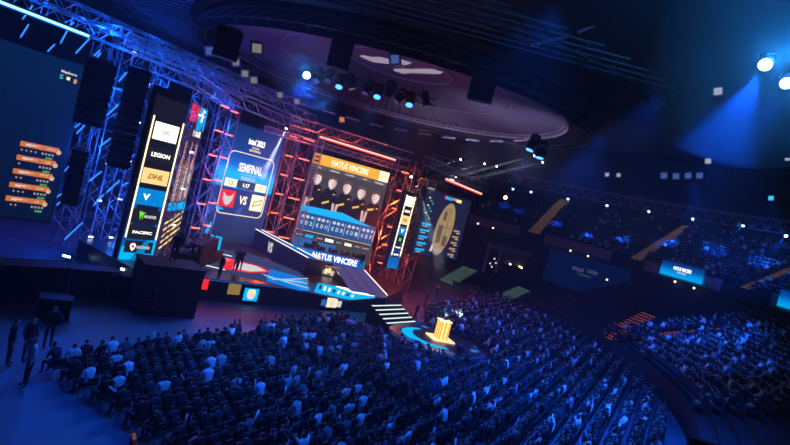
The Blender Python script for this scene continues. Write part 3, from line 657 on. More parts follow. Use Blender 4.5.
plate(rect(2.3, 5.75, 3.6, 6.0), CYAN_E, s5, 'lower_third'); plate(rect(2.2, 5.9, 2.6, 6.3), RED_E, s5, 'red_emblem'); plate([(1.4, 5.7), (1.8, 5.7), (1.9, 6.3), (1.6, 6.4)], SOFTW, s5, 'portrait_chip')

# ------------------------------------------------------------------ stage
SF = (-14.6, 33.6); SD = 50.5
stg = empty('stage_deck', (-14.6, 33.6, 0)); tag(stg, 'long black stage deck with lit LED floor in front of the screens', 'stage')
poly = [(-14.6, 33.6), (0.9, 46.4), (2.6, 54), (-1, 60), (-14, 60), (-23, 50), (-21, 38)]
MB().prism([(x+14.6, y-33.6) for x, y in poly], 0, 1.5).build('deck', mat('stage_black', (.02, .02, .025), .3), stg)
def floor_plate(poly, m, name, z=1.5, t=.015): return MB().prism([(x+14.6, y-33.6) for x, y in poly], z, z+t).build(name, m, stg)
FLG = glow('led_floor_grey', (.05, .07, .2), .7); FLB = glow('led_floor_blue', (0, .22, .8), .9)
def gz(x, y, z=1.5): p = atz(x, y, z); return (p.x, p.y)
def fpoly(px, m, name, z, t=.01): return floor_plate([gz(x, y, z) for x, y in px], m, name, z, t)
fpoly([(203, 248), (245, 252), (300, 272), (312, 284), (350, 302), (196, 266), (190, 258)], FLG, 'led_floor', 1.505)
fpoly([(226, 258), (240, 261), (262, 267), (270, 272), (250, 273), (220, 268), (222, 262)], RED_E, 'red_floor_emblem', 1.52)
fpoly([(238, 262), (256, 266), (266, 271), (250, 271.5), (232, 268)], SOFTW, 'white_floor_emblem', 1.535)
fpoly([(270, 269), (300, 277), (312, 290), (300, 291), (266, 281)], FLB, 'blue_floor_field', 1.52)
for k in range(6): fpoly([(262+k*2, 278+k*1.2-4), (308, 291-k*2.4), (308, 290.2-k*2.4), (262+k*2, 277.4+k*1.2-4)], SOFTW if k % 2 else CYAN_E, 'floor_light_line', 1.535)
fpoly([(318, 283), (350, 289), (376, 298), (350, 300), (314, 292)], CYAN_E, 'blue_floor_field', 1.52)
for k in range(5): fpoly([(336+k*4, 286+k*1.5), (350+k*6, 288.5+k*1.8), (351+k*6, 289.3+k*1.8), (336+k*4, 287+k*1.5)], WHITE_E, 'floor_light_stripe', 1.535)
for k in range(8): fpoly([(320+k*4.6, 285+k*1.4), (322+k*4.6, 285.4+k*1.4), (320.5+k*4.6, 289.6+k*1.1), (318.5+k*4.6, 289.2+k*1.1)], WHITE_E if k % 3 else DARK_E, 'floor_glyph', 1.54)
fpoly([(196, 262.5), (225, 269.5), (225, 270.3), (196, 263.3)], CREAM, 'floor_edge_line', 1.53); fpoly([(214, 252), (232, 256), (232, 256.7), (214, 252.7)], CREAM, 'floor_edge_line', 1.53)
MB().tube((.05, -.05, 1.42), (15.4, 12.7, 1.42), .03, 5).build('edge_strip', BLUE_E, stg)
for u_, z_, w_, h_, m_ in ((3.9, 1.1, 1.3, .7, RED_E), (6.45, .95, .9, .75, glow('glow_olive_gold', (.35, .23, .04), .8))):  # red and olive-gold glowing plates on the stage front
    q_ = onp(SF, SD, u_, z_, .02)-Vector((-14.6, 33.6, 0)); o_2 = plate(rect(-w_/2, -h_/2, w_/2, h_/2), m_, stg, 'fascia_plate'); o_2.location = q_; o_2.rotation_euler = (0, 0, dirz(SD))
# front fascia monitors
def fas(u, z, off=.25): return onp(SF, SD, u, z, off)
for u, z, wd, hg, m_, lb in ((7.7, .72, 1.1, .9, 'a', 'small monitor showing a face on the stage front, below the two cameramen'), (13.9, .62, .55, .5, 'c', 'small blue monitor on the stage front, leftmost of the right three'), (14.6, .66, .95, .75, 'b', 'small bright monitor on the stage front, middle of the right three'), (15.3, .6, .45, .5, 'd', 'small white monitor on the stage front, rightmost of the right three')):
    p = fas(u, 0); rt = empty('monitor', p, dirz(SD)); tag(rt, lb, 'monitor')
    MB().box((0, .08, z), (wd+.1, .1, hg+.1)).box((0, .1, (z-hg/2)/2), (.08, .06, z-hg/2)).box((0, .05, .02), (.5, .3, .04)).build('casing', BLACK, rt)
    plate(rect(-wd/2, z-hg/2, wd/2, z+hg/2), {'a': CYAN_E, 'b': glow('led_peach_light', (1, .75, .45), 1.3), 'c': MATS['led_lit_blue'], 'd': SOFTW}[m_], rt, 'display', .03)
    if m_ in 'ab':
        f_ = plate([(.3*wd*cos(a), z+.38*hg*sin(a)) for a in np.linspace(0, 2*pi, 13)[:-1]], SKS, rt, 'face_picture', 0.0); plate([(-.3*wd, z+.1*hg), (-.2*wd, z+.42*hg), (.2*wd, z+.42*hg), (.3*wd, z+.1*hg), (0, z+.22*hg)], YEL_E, f_, 'hair_picture', -.02)

# right team platform, its VS wedge and desk
pf = empty('player_platform', (-10, 52, 1.5)); tag(pf, 'raised dark platform with VS lettering and lit slanting edge, right half of stage', 'platform')
def loc(p): return (p[0]+10, p[1]-52)
Apt, Bpt = (-13.2, 54.3), (-6.4, 46.6)
MB().prism([loc(q) for q in ((-13.2, 54.5), (-7.6, 49.6), (-1.4, 52.0), (-1.6, 58), (-11, 58))], .0, .9).build('platform_deck', BLACK, pf)
vd = Vector((Bpt[0]-Apt[0], Bpt[1]-Apt[1], 0)); L_ = vd.length; vdeg = math.degrees(atan2(vd.x, vd.y))
wg = MB(); ax_, ay_ = loc(Apt); bx_, by_ = loc(Bpt); nx, ny = -vd.y/L_, vd.x/L_      # normal
wg.add([(ax_, ay_, 0), (bx_, by_, 0), (bx_, by_, 1.5), (ax_, ay_, 1.8), (ax_-nx*.0+.9, ay_+.5, 0), (bx_+1.4, by_+2.6, 0), (bx_+1.4, by_+2.6, 1.2), (ax_+.9, ay_+.5, 1.8)],
       [(0, 1, 2, 3), (1, 5, 6, 2), (5, 4, 7, 6), (4, 0, 3, 7), (3, 2, 6, 7), (0, 4, 5, 1)])
wg.build('wedge_wall', mat('wedge_dark', (.025, .028, .05), .4), pf)
eg = MB(); eg.tube((ax_, ay_, 1.84), (bx_, by_, 1.54), .045, 6).tube((ax_+.5, ay_+.45, 1.86), (bx_+.8, by_+1.1, 1.5), .045, 6); eg.build('edge_light', glow('led_edge', (1, .9, .7), 1.5), pf)
MB().add([(ax_+.05, ay_+.05, 1.83), (bx_+.05, by_+.15, 1.53), (bx_+.7, by_+1.0, 1.5), (ax_+.45, ay_+.4, 1.85)], [(0, 1, 2, 3)]).build('blue_inlay', BLUE_E, pf)
vs_root = text_mesh('VS', SOFTW, pf, 0, 0, .95, .95, 0); 
fr_ = .36; ang_ = atan2(vd.y, vd.x)
vs_root.location = (ax_+(bx_-ax_)*fr_+sin(ang_)*.05*1, ay_+(by_-ay_)*fr_-cos(ang_)*.05*1, .85); vs_root.rotation_euler = (0, 0, ang_)
# ramp with purple panels
rp = empty('ramp', (-3, 48, 1.5)); tag(rp, 'sloping ramp of purple lit panels with a bright edge, below the right team desk', 'ramp')
PURP = glow('led_purple', (.10, .08, .26), .8)
rt_, rb_ = [(-4.6, 50.4, .95), (-1.7, 51.7, .95)], [(-2.0, 44.6, .03), (0.9, 46.9, .03)]
def lrp(a, b, t): return Vector(a)*(1-t)+Vector(b)*t
for k in range(3):
    a0_, a1_ = k/3+.02, (k+1)/3-.02
    q = [lrp(rt_[0], rt_[1], a0_), lrp(rt_[0], rt_[1], a1_), lrp(rb_[0], rb_[1], a1_), lrp(rb_[0], rb_[1], a0_)]
    q = [(v.x+3, v.y-48, v.z) for v in q]; MB().add(q+[(x, y, z-.06) for x, y, z in q], [(0, 1, 2, 3), (4, 7, 6, 5), (0, 3, 7, 4), (1, 5, 6, 2), (0, 4, 5, 1), (2, 6, 7, 3)]).build('ramp_panel', PURP, rp)
MB().tube((rt_[1][0]+3.05, rt_[1][1]-48, 1.0), (rb_[1][0]+3.05, rb_[1][1]-48, .1), .05, 6).build('edge_light', glow('led_pink_white', (1, .75, .7), 1.6), rp)
MB().add([(rt_[0][0]+3, rt_[0][1]-48, 0), (rt_[1][0]+3, rt_[1][1]-48, 0), (rt_[1][0]+3, rt_[1][1]-48, .88), (rt_[0][0]+3, rt_[0][1]-48, .88), (rb_[0][0]+3, rb_[0][1]-48, 0), (rb_[1][0]+3, rb_[1][1]-48, 0)], [(0, 1, 2, 3), (1, 5, 2), (0, 3, 4), (4, 5, 1, 0)]).build('underframe', BLACK, rp)
# desk with team name
dk = empty('player_desk', (-8.5, 50, 0), dirz(70)); tag(dk, 'long blue lit desk with white NATUS VINCERE lettering', 'desk')
MB().box((3.9, .45, 3.22), (6.3, .9, .06)).build('desktop', BLACK, dk)
MB().face_prism([(.0, 3.25), (7.1, 3.25), (7.1, 2.4), (1.9, 2.4), (1.0, 2.4), (-.3, 3.0)], -.04, .04).build('lit_front', ramp_mat('desk_blue', 0, [(-.3, (0, .45, .95)), (1.5, (0, .2, .75)), (5.5, (0, .1, .55)), (7.1, (0, .25, .8))], 1.0), dk)
text_mesh('NATUS VINCERE', glow('led_white_bold', (1, .97, .92), 1.5), dk, 4.15, 2.84, 4.4, .58, -.06)
for u in (.8, 3.9, 7.0): MB().box((u, .5, 2.8), (.08, .8, .8)).build('support', BLACK, dk)
def person(kind, loc_, rz, col, label, name='person', trousers=None, scale=1.0, group=None):
    o = D.objects.new(name, PROT[kind]); C.objects.link(o); o.location = loc_; o.rotation_euler = (0, 0, rz); o.color = (*col, 1); o.scale = (scale,)*3
    return tag(o, label, 'person', group)
ch_proto = None
def office_chair(p, rz, label):
    rt = empty('gaming_chair', p, rz); MB().box((0, 0, .44), (.5, .5, .09)).build('seat', BLACK, rt); MB().box((0, -.27, .82), (.48, .09, .75)).build('backrest', BLACK, rt)
    MB().tube((0, 0, .06), (0, 0, .42), .03, 8).build('gas_lift', DKSTEEL, rt); b = MB()
    for k in range(5): b.tube((0, 0, .07), (.28*cos(k*2*pi/5), .28*sin(k*2*pi/5), .03), .025, 5)
    b.build('star_base', DKSTEEL, rt); tag(rt, label, 'chair'); return rt
frz = dirz(70)+pi      # facing the audience
for k in range(5):
    u = 1.55+k*1.22; w5 = ['left end', 'second seat from left', 'middle', 'fourth seat from left', 'right end'][k]
    p = onp((-8.5, 50), 70, u, 2.4, -1.35); person('desk', p, frz, (.02, .02, .03), f'seated player in black jersey at the NATUS VINCERE desk, {w5}', 'seated_player')
    office_chair(p, frz, f'black gaming chair at the NATUS VINCERE desk, {w5}')
    q = onp((-8.5, 50), 70, u+.1, 3.25, -.45); mt = empty('desk_monitor', q, dirz(70)); tag(mt, f'computer monitor on the NATUS VINCERE desk, {w5}', 'monitor')
    MB().box((0, 0, .24), (.56, .03, .32)).build('casing', BLACK, mt); MB().box((0, .018, .24), (.52, .008, .28)).build('display', SOFTW, mt); MB().tube((0, 0, 0), (0, 0, .1), .02, 6).box((0, 0, .01), (.22, .16, .02)).build('stand', DKSTEEL, mt)
person('stand', onp((-8.5, 50), 70, 6.6, 2.4, .55)+Vector((0, 0, 0)), frz, (.02, .02, .02), 'standing person in black before the right end of the NATUS VINCERE desk', 'standing_person')
for k in range(1): person('stand', onp((-8.5, 50), 70, 2.3, 2.4, -1.9), frz+.3, (.02, .02, .025), 'standing coach in black behind the left end of the NATUS VINCERE desk', 'standing_person')
# lit shelf beneath desk
sh = empty('lit_shelf', onp((-8.5, 50), 70, 1.3, 1.5, 1.7), dirz(70)); tag(sh, 'warm lit shelf of bottles and boxes under the right team desk', 'shelf')
MB().box((1.7, -.3, .05), (2.6, .5, .08)).box((1.7, -.1, .45), (2.6, .06, .85)).box((1.7, -.3, .85), (2.6, .5, .06)).build('frame', mat('shelf_wood', (.35, .26, .16), .6), sh)
random.seed(11)
for k in range(9):
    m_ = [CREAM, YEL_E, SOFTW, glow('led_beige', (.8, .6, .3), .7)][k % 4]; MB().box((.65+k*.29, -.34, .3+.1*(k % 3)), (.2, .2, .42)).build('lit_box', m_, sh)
# left team desk end panel + objects
dl = empty('player_desk', (-13.0, 43.0, 1.5), dirz(-6)); tag(dl, 'left team desk seen end on, blue end panel with white mark', 'desk')
MB().box((-2.3, .5, 1.7), (5.2, .9, .08)).build('desktop', BLACK, dl); MB().box((-2.3, .1, .9), (5.2, .08, 1.7)).build('front_panel', BLACK, dl)
MB().box((.35, .45, .95), (.06, 1.1, 1.85)).build('end_panel', CYAN_E, dl)
e_ = MB().add([(.40, .25, .6), (.40, .65, .6), (.40, .75, 1.0), (.40, .55, 1.45), (.40, .2, 1.1)], [(0, 1, 2, 3, 4)]).build('white_mark', WHITE_E, dl)
LB = ['the camera end', 'the near side', 'the middle', 'the far side', 'the stage centre']
for k in range(5):
    p = Vector((-13.9+.1*k, 38.9+k*.95, 2.3)); person('desk', p, dirz(-6)+pi, [(.7, .65, .6), (.3, .3, .3), (.6, .55, .5), (.2, .2, .2), (.7, .7, .6)][k], f'seated player at the left team desk toward {LB[k]}', 'seated_player')
rz_l = empty('player_riser', (-13.6, 41, 1.5)); tag(rz_l, 'low black riser under the left team players', 'riser'); 
MB().box((0, 0, .4), (1.9, 5.2, .8)).build('riser_deck', BLACK, rz_l)
for k in range(5): office_chair((-13.9+.1*k, 38.9+k*.95, 2.3), dirz(-6)+pi, f'black gaming chair at the left team desk toward {LB[k]}')

# camera riser with standing man
rs = empty('camera_riser', (-12.4, 30.9, 0), radians(38)); tag(rs, 'tall black camera riser in front of the left end of stage', 'riser')
MB().box((0, 0, 2.85), (3.4, 2.6, .12)).build('riser_deck', BLACK, rs); MB().box((0, 0, 1.4), (3.3, 2.5, 2.8)).build('skirt', BLACK, rs)
hp = atz(172, 262, 2.92); rs.location = (hp.x, hp.y-.1, 0)
person('stand', hp, radians(200), (.02, .02, .03), 'tall man in black standing on the black riser, left of stage', 'standing_person', scale=1.06)
hp2 = atz(176.5, 256, 2.92); person('camera', hp2, radians(150), (.05, .05, .06), 'cameraman in black behind the tall man on the riser', 'standing_person', scale=1.0)
# stage people
for (x, y, kd, rz, cc, lb) in ((218.5, 279, 'stand', 2.4, (.015, .015, .02), 'presenter in black standing on the stage, left of the two cameramen'), (234.5, 271, 'camera', 2.7, (.03, .03, .035), 'cameraman in black on the lit stage floor, left of a pair'), (238.5, 270.5, 'camera', 3.4, (.02, .02, .02), 'cameraman in black on the lit stage floor, right of a pair')):
    person(kd, atz(x, y, 1.55), rz, cc, lb, 'standing_person')
# trophy dais, stairs
da = empty('trophy_dais', (TD.x, TD.y, 0)); tag(da, 'low round dais with cyan light ring and circuit lines, carrying the trophy', 'dais')
MB().lathe([(3.5, 0), (3.5, .5), (3.4, .55)], 40).build('dais_deck', mat('dais_dark', (.03, .035, .06), .35), da)
arc = MB(); nA = 22
for i in range(nA):
    a, b = radians(120)+radians(170)*i/nA, radians(120)+radians(170)*(i+1)/nA; wd = .16+.28*sin(pi*i/nA); wd2 = .16+.28*sin(pi*(i+1)/nA); sx = 2.2
    arc.add([((sx-wd)*cos(a), (sx-wd)*sin(a), .57), ((sx+wd)*cos(a), (sx+wd)*sin(a), .57), ((sx+wd2)*cos(b), (sx+wd2)*sin(b), .57), ((sx-wd2)*cos(b), (sx-wd2)*sin(b), .57)], [(0, 1, 2, 3)])
arc.build('cyan_arc', CYAN_E, da)
random.seed(5)
cl_ = MB()
for i in range(26):
    a = random.uniform(0, 2*pi); r = random.uniform(2.75, 3.3); x, y = r*cos(a), r*sin(a); dx, dy = random.choice([(.5, .12), (-.12, .5), (.35, -.3)])
    if (x+dx)**2+(y+dy)**2 < 11: cl_.tube((x, y, .575), (x+dx, y+dy, .575), .022, 4)
cl_.build('circuit_lines', glow('led_circuit', (.03, .25, .8), 1), da)
MB().lathe([(3.52, 0), (3.52, .04)], 40, (0, 0, .42)).build('edge_ring', BLUE_E, da)
tp = empty('trophy_plinth', (TD.x+.35, TD.y+.35, .55), radians(20)); tag(tp, 'glowing amber and white fluted plinth under the silver trophy', 'plinth')
MB().box((0, 0, .05), (1.7, 1.7, .1)).build('base_plate', glow('led_amber_base', (1, .6, .3), 1.6), tp)
MB().box((0, 0, .75), (.78, .78, 1.3)).build('lit_body', glow('led_plinth', (1, .62, .18), 1.7), tp)
fl_ = MB()
for s_ in (-1, 1):
    for k in (-.3, 0, .3): fl_.box((k, s_*.41, .75), (.07, .05, 1.3)); fl_.box((s_*.41, k, .75), (.05, .07, 1.3))
fl_.build('gold_flutes', glow('led_gold_deep', (.9, .3, .02), 1.1), tp); MB().box((0, 0, 1.43), (.9, .9, .07)).build('cap', CREAM, tp)
tr = empty('trophy', (TD.x+.35, TD.y+.35, 2.01)); tag(tr, 'silver trophy cup with blue top standing on the glowing plinth', 'trophy')
MB().lathe([(.2, 0), (.2, .1), (.1, .16), (.07, .3), (.12, .38), (.22, .55), (.27, .75), (.24, .85), (.3, .9)], 18).build('cup', CHROME, tr, True)
MB().ball((0, 0, 1.0), .16, n=12).build('globe', mat('trophy_blue', (.1, .2, .5), .2, .6), tr, True)
hd_ = MB()
for q in (-1, 1): hd_.path([(q*.2, 0, .5), (q*.38, 0, .62), (q*.38, 0, .78), (q*.26, 0, .85)], .02, 6)
hd_.build('handles', CHROME, tr)
# lit stairs from stage to dais
sp0, sp1 = Vector((-0.35, 42.0, 1.5)), Vector((1.9, 45.2, 1.5)); run = Vector((2.1, -1.45, 0)).normalized()
ss = empty('lit_stairs', (sp0.x, sp0.y, 0)); tag(ss, 'white lit stairs leading from the stage down toward the trophy dais', 'stairs')
al = (sp1-sp0); bl_ = MB(); st2 = []
for k in range(7):
    a = run*(.42*k); z1 = 1.38-.2*k+.02
    q = [a, a+al, a+al+run*.42, a+run*.42]; bl_.prism([(v.x, v.y) for v in q], 0, z1)
    c0, c1 = a+al*.0, a+al; MB().add([(v.x, v.y, zz) for v, zz in ((c0+run*.3, z1+.01), (c1+run*.3, z1+.01), (c1+run*.44, z1+.01), (c0+run*.44, z1+.01), (c0+run*.3, z1+.05), (c1+run*.3, z1+.05), (c1+run*.44, z1+.05), (c0+run*.44, z1+.05))], [(0, 3, 2, 1), (4, 5, 6, 7), (0, 1, 5, 4), (1, 2, 6, 5), (2, 3, 7, 6), (3, 0, 4, 7)]).build('lit_nosing', glow('led_stair', (.75, .9, .85), 1.2), ss)
bl_.build('steps', BLACK, ss)
# people near the stairs and dais
for (x, y, kd, rz, cc, lb) in ((455, 368, 'stand', 2.6, (.01, .01, .012), 'person in black standing at the front edge of the trophy dais'), (414, 322, 'walk', 1.2, (.02, .02, .02), 'person in black walking behind the lit stairs'), (424, 308, 'stand', 2., (.02, .02, .025), 'person in black standing between lit stairs and map screen'), (452, 292, 'stand', 3., (.02, .02, .02), 'person in black by the pale green stairs'), (475, 298, 'walk', .4, (.02, .02, .03), 'person in dark clothes walking right of the pale green stairs'), (494.5, 304, 'stand', 3.2, (.05, .5, .12), 'steward in green vest beside the far green stairs'),
                             (328, 340, 'walk', 1.9, (.015, .015, .02), 'person in black crossing the empty floor before the stage front'), (151, 318, 'walk', 1.6, (.01, .01, .015), 'lone person in dark clothes walking below the camera riser'), (435, 300, 'camera', 2.4, (.02, .02, .02), 'cameraman in black right of the lit stairs'), (486, 374, 'stand', 2., (.02, .02, .03), 'person in dark clothes standing right of the trophy dais')):
    person(kd, atz(x, y, 0.02), rz, cc, lb, 'standing_person')
for (x, y, kd, rz, cc, lb) in ((25, 387, 'stand', 2.4, (.8, .8, .82), 'man in white shirt standing on the blue floor, lower left'), (6, 365, 'stand', -1.2, (.02, .02, .03), 'person in dark jacket standing at the left edge'), (24, 362, 'stand', -1.8, (.015, .015, .02), 'person in black standing behind the man in white'), (46, 347, 'stand', -2.2, (.02, .02, .02), 'person in black with backpack standing right of the group at lower left')):
    o = person(kd, atz(x, y, 0.01), rz, cc, lb, 'standing_person', scale=1.07)
bp = empty('backpack', o.location+Vector((.16, .1, 1.05)), -2.2); tag(bp, 'black backpack worn by the person standing right of the lower left group', 'backpack')
MB().ball((0, 0, .2), .24, (1, .6, 1.15), 10).build('bag_body', BLACK, bp, True); MB().box((0, .15, .15), (.26, .06, .2)).build('front_pocket', BLACK, bp)
# phone-lit watcher at bottom
pw = atz(136, 435, 1.62)
person('stand', (pw.x, pw.y, 0.01), 2.2, (.02, .02, .02), 'person with warmly lit face standing at the bottom edge, left', 'standing_person')
L = D.lights.new('phone_glow', 'POINT'); L.energy = 6; L.color = (1, .4, .15); L.shadow_soft_size = .05; lo = D.objects.new('phone_light', L); C.objects.link(lo); lo.location = (pw.x+.35, pw.y-.5, 1.75)

# clapping sticks
STK = mat('clap_stick', (.85, .88, .95), .4)
random.seed(21); picks = random.sample(near, 22)
for i, (k, p, u) in enumerate(picks):
    rt = empty('clap_stick', p+Vector((random.uniform(-.1, .1), 0, .85))-Wv*.32, random.uniform(0, 6))
    tl = random.uniform(-1.2, 1.2); d = Vector((sin(tl)*.3, 0, abs(cos(tl))*.3+.05))
    MB().tube(-d*.3, d, .04, 8, 0).ball(d, .04, n=8).ball(-d*.3, .04, n=8).build('inflated_tube', STK, rt, True)
    lb = f'white inflatable clap stick held up in the {ORD[k]} floor row, {side_word(u)}'; tag(rt, lb, 'clap stick', lb.replace('stick held', 'sticks held'))

# ------------------------------------------------------------------ trusses
def box_truss(p, q, w, label, bars=None, name='truss_tower', m=STEEL, seg=None, cat='truss', r=.03, face_deg=34):
    p = Vector(p); q = Vector(q); d = q-p; Ln = d.length; dn = d.normalized()
    if abs(dn.z) > .9: a = Vector((sin(radians(face_deg)), cos(radians(face_deg)), 0))
    else: a = Vector((0, 0, 1)).cross(dn).normalized()
    a = (a-dn*a.dot(dn)).normalized(); b = dn.cross(a); h = w/2
    n = max(2, int(round(Ln/(seg or w)))); cor = [(-1, -1), (1, -1), (1, 1), (-1, 1)]
    rt = empty(name, p); tag(rt, label, cat); ch = MB(); br = MB()
    P = lambda c, t: a*c[0]*h+b*c[1]*h+dn*t
    for c in cor: ch.tube(P(c, 0), P(c, Ln), r, 5)
    for i in range(n+1):
        t = Ln*i/n
        for k in range(4):
            c, e = cor[k], cor[(k+1) % 4]
            if i % 2 == 0: br.tube(P(c, t), P(e, t), r*.6, 4)
            if i < n: br.tube(P(c, t) if (i+k) % 2 else P(e, t), P(e, t+Ln/n) if (i+k) % 2 else P(c, t+Ln/n), r*.6, 4)
    ch.build('chords', m, rt); br.build('lacing', m, rt)
    if bars:
        step, m2, lw = bars; t = step*.6; fr2 = a if True else a
        sgn = -1 if b.dot(Vector((0, 0, 0))-p) < 0 else 1
        while t < Ln-.3:
            c = dn*t+b*sgn*(h+.06); MB().tube(c-a*lw/2, c+a*lw/2, .05, 6).build('light_bar', m2, rt); t += step
    return rt
LB_W = glow('small_white_lamp', (.6, .8, 1), 5)
def scaffold(px, py, t, ztop, w, label, bars=None, fd=34, z0=0, seg=None, r=.03):
    p = at(px, py, t); return box_truss((p.x, p.y, z0), (p.x, p.y, ztop), w, label, bars, face_deg=fd, seg=seg, r=r)
scaffold(62, 235, 40, 15.2, 1.2, 'blue lit truss tower behind the right edge of the score screen')
scaffold(84, 240, 40, 15.5, 1.5, 'blue lit truss tower between the two hanging black speaker columns', (2.7, LB_W, .3))
scaffold(104, 243, 41, 15.5, 1.4, 'blue lit truss tower behind the lower hanging speakers', (2.9, LB_W, .3))
scaffold(116, 255, 36.6, 13.6, 1.0, 'dense blue truss tower touching the left side of the sponsor column', (2.1, LB_W, .3), 36, seg=.5)
scaffold(162, 258, 38.5, 13.6, .8, 'narrow blue truss tower touching the right side of the sponsor column', (2.6, LB_W, .25), 36, seg=.5)
scaffold(184, 246, 46, 14.2, 1.7, 'violet lit truss tower left of the semifinal screen, with red bars', (2.05, REDBAR, .8))
scaffold(196, 248, 49, 14.2, 1.3, 'second violet truss tower left of the semifinal screen, nearer to it', (2.05, REDBAR, .8))
scaffold(258, 255, 57, 14.4, 1.6, 'red lit truss tower just right of the semifinal screen', (2.0, REDBAR, 1.0))
scaffold(278, 250, 55.5, 14.4, 1.6, 'red lit truss tower touching the left side of the portraits screen', (2.0, REDBAR, 1.1), 60)
scaffold(293, 252, 54, 14.0, .6, 'slim orange truss tower framing the portraits screen on its left', None, 70, seg=.45)
scaffold(376, 272, 57, 14.0, 1.8, 'orange lit truss tower right of the portraits screen', (1.9, REDBAR, .8), 70)
scaffold(390, 275, 59.5, 13.6, 1.6, 'red lit truss tower behind the narrow sponsor column', None, 60)
scaffold(402, 280, 56, 12.4, 1.2, 'dim red truss tower between narrow sponsor column and map screen', None, 50)
# overhead trusses
OH = [(onp((-22, 36), 34, -10, 15.6, -.3), onp((-22, 36), 34, 13, 15.3, -.3), .9, 'long blue overhead truss above the dark score screen'),
      (onp((-22, 36), 34, -6, 16.6, -2), onp((-22, 36), 34, 18, 16.1, -2), .9, 'upper blue overhead truss behind the long blue one'),
      (onp((-17, 50), 34, -9, 14.8, 1.8), onp((-17, 50), 34, 8, 14.2, 1.8), .8, 'overhead truss in front of the semifinal screen top'),
      (onp((-17, 50), 34, -12, 15.8, 3.4), onp((-17, 50), 34, 7, 15.2, 3.4), .8, 'forward overhead truss above the left team screen'),
      (onp((-16, 41), -6, -6, 14.0, .5), onp((-16, 41), -6, 8, 14.0, .5), .8, 'overhead truss along the top of the left team screen'),
      (onp((-10, 54), 70, -2.5, 14.5, .3), onp((-10, 54), 70, 10.5, 14.3, .3), .9, 'orange overhead truss right above the red tube over the portraits'),
      (onp((-10, 54), 70, -4.5, 13.1, -.1), onp((-10, 54), 70, 10.5, 12.9, -.1), .5, 'low orange truss between red tube and portraits banner'),
      (onp((3, 52), 37, -3, 13.8, .2), onp((3, 52), 37, 9, 13.3, .2), .8, 'dim red overhead truss above the map screen')]
for p, q, w_, lb in OH: box_truss(p, q, w_, lb, name='overhead_truss', r=.04)
# roof clutter of cross beams over the left half
for k in range(7):
    p = onp((-22, 36), 34, 1.5+k*2.6, 15.9, 1.0); q = p+Vector((-cos(radians(34))*6, sin(radians(34))*6, .4))
    box_truss(p, q, .6, f'short blue cross truss over the sponsor column area, {ORD[k]} from left', name='overhead_truss', seg=.7)
# diagonal pixel tubes on the blue bank
PTS = [((20, 38), (29, 24)), ((60, 44), (72, 22)), ((75, 54), (90, 38)), ((22, 20), (33, 5)), ((68, 28), (74, 22)), ((47, 52), (55, 44)), ((93, 57), (100, 50)), ((96, 58), (101, 53)), ((106, 116), (119, 104)), ((118, 82), (127, 72)), ((74, 128), (82, 122)), ((76, 134), (85, 125)), ((98, 148), (111, 138)), ((64, 172), (71, 164)), ((55, 198), (63, 193)), ((56, 206), (61, 201)), ((88, 182), (102, 171)), ((93, 206), (104, 194)), ((106, 193), (120, 180)), ((64, 240), (83, 222)), ((112, 250), (118, 232))]
for i, (a, b) in enumerate(PTS):
    p, q = at(*a, 38), at(*b, 38.6); rt = empty('pixel_tube', p); MB().tube((0, 0, 0), q-p, .05, 6).build('lit_tube', PIXTUBE, rt)
    MB().ball((0, 0, 0), .08, n=6).build('end_cap', DKSTEEL, rt); MB().ball(q-p, .08, n=6).build('end_cap', DKSTEEL, rt)
    zz = p.z; lb = 'slanting blue pixel tube ' + ('above the score screen top edge' if i < 8 else ('beside the hanging speakers' if i < 14 else 'low beside the sponsor column')); tag(rt, lb, 'light', lb.replace('tube', 'tubes'))

# long curved truss below the ceiling on the right
zt = 17.4; RTs = []
aL, aR = azpx(430, 49, zt), azpx(850, 49, zt); nT = 34; fresh()
ut = empty('long_truss', (AC[0], AC[1], zt)); tag(ut, 'long curved triangular truss hanging over the upper tier on the right', 'truss')
cm, lm = MB(), MB()
for i in range(nT):
    a, b = aL+(aR-aL)*i/nT, aL+(aR-aL)*(i+1)/nT; m_ = (a+b)/2
    P = lambda r, aa, z: (r*cos(aa), r*sin(aa), z)
    for r, z in ((49, 1.5), (50.4, 1.5), (49.7, 0)): cm.tube(P(r, a, z), P(r, b, z), .09, 5)
    for r in (49, 50.4): lm.tube(P(r, a, 1.5), P(49.7, m_, 0), .06, 4); lm.tube(P(49.7, m_, 0), P(r, b, 1.5), .06, 4)
cm.build('chords', mat('truss_grey', (.3, .32, .4), .5), ut); lm.build('lacing', MATS['truss_grey'], ut)

# ------------------------------------------------------------------ fixtures
def moving_head(lens, name='moving_head_light', s=1.0):
    rt = empty(name, (0, 0, 0)); rt.scale = (s, s, s)
    MB().box((0, 0, .42), (.34, .26, .14)).build('base', BLACK, rt)
    yk = MB().box((-.2, 0, .18), (.05, .16, .42)).box((.2, 0, .18), (.05, .16, .42)).box((0, 0, .37), (.44, .2, .06)); yk.build('yoke', BLACK, rt)
    hd2 = MB().lathe([(.1, .25), (.17, .2), (.17, -.1), (.2, -.18), (.19, -.24)], 14).build('head', BLACK, rt, True)
    MB().lathe([(.17, 0), (.17, -.02)], 14, (0, 0, -.245)).build('lens', lens, rt)
    return rt
heads = {}
pl_ = empty('par_lamp', (0, 0, 0)); MB().ball((0, 0, 0), .17, n=10).build('bulb', glow('par_bulb', (.25, .6, 1), 7), pl_, True); MB().lathe([(.12, .12), (.2, .12), (.22, .4), (.1, .46)], 12).build('housing', BLACK, pl_, True); heads['p'] = [pl_, False]
for k, m_ in (('b', LENS_B), ('B', LENS_BIG), ('w', LENS_W), ('o', LENS_O), ('n', LENS_OFF)): heads[k] = [moving_head(m_), False]
fresh()
def fixture(kind, p, s, label, group=None):
    h = heads[kind]
    o = h[0] if not h[1] else dup(h[0]); h[1] = True
    o.location = p; o.scale = (s, s, s)
    return tag(o, label, 'light', group)
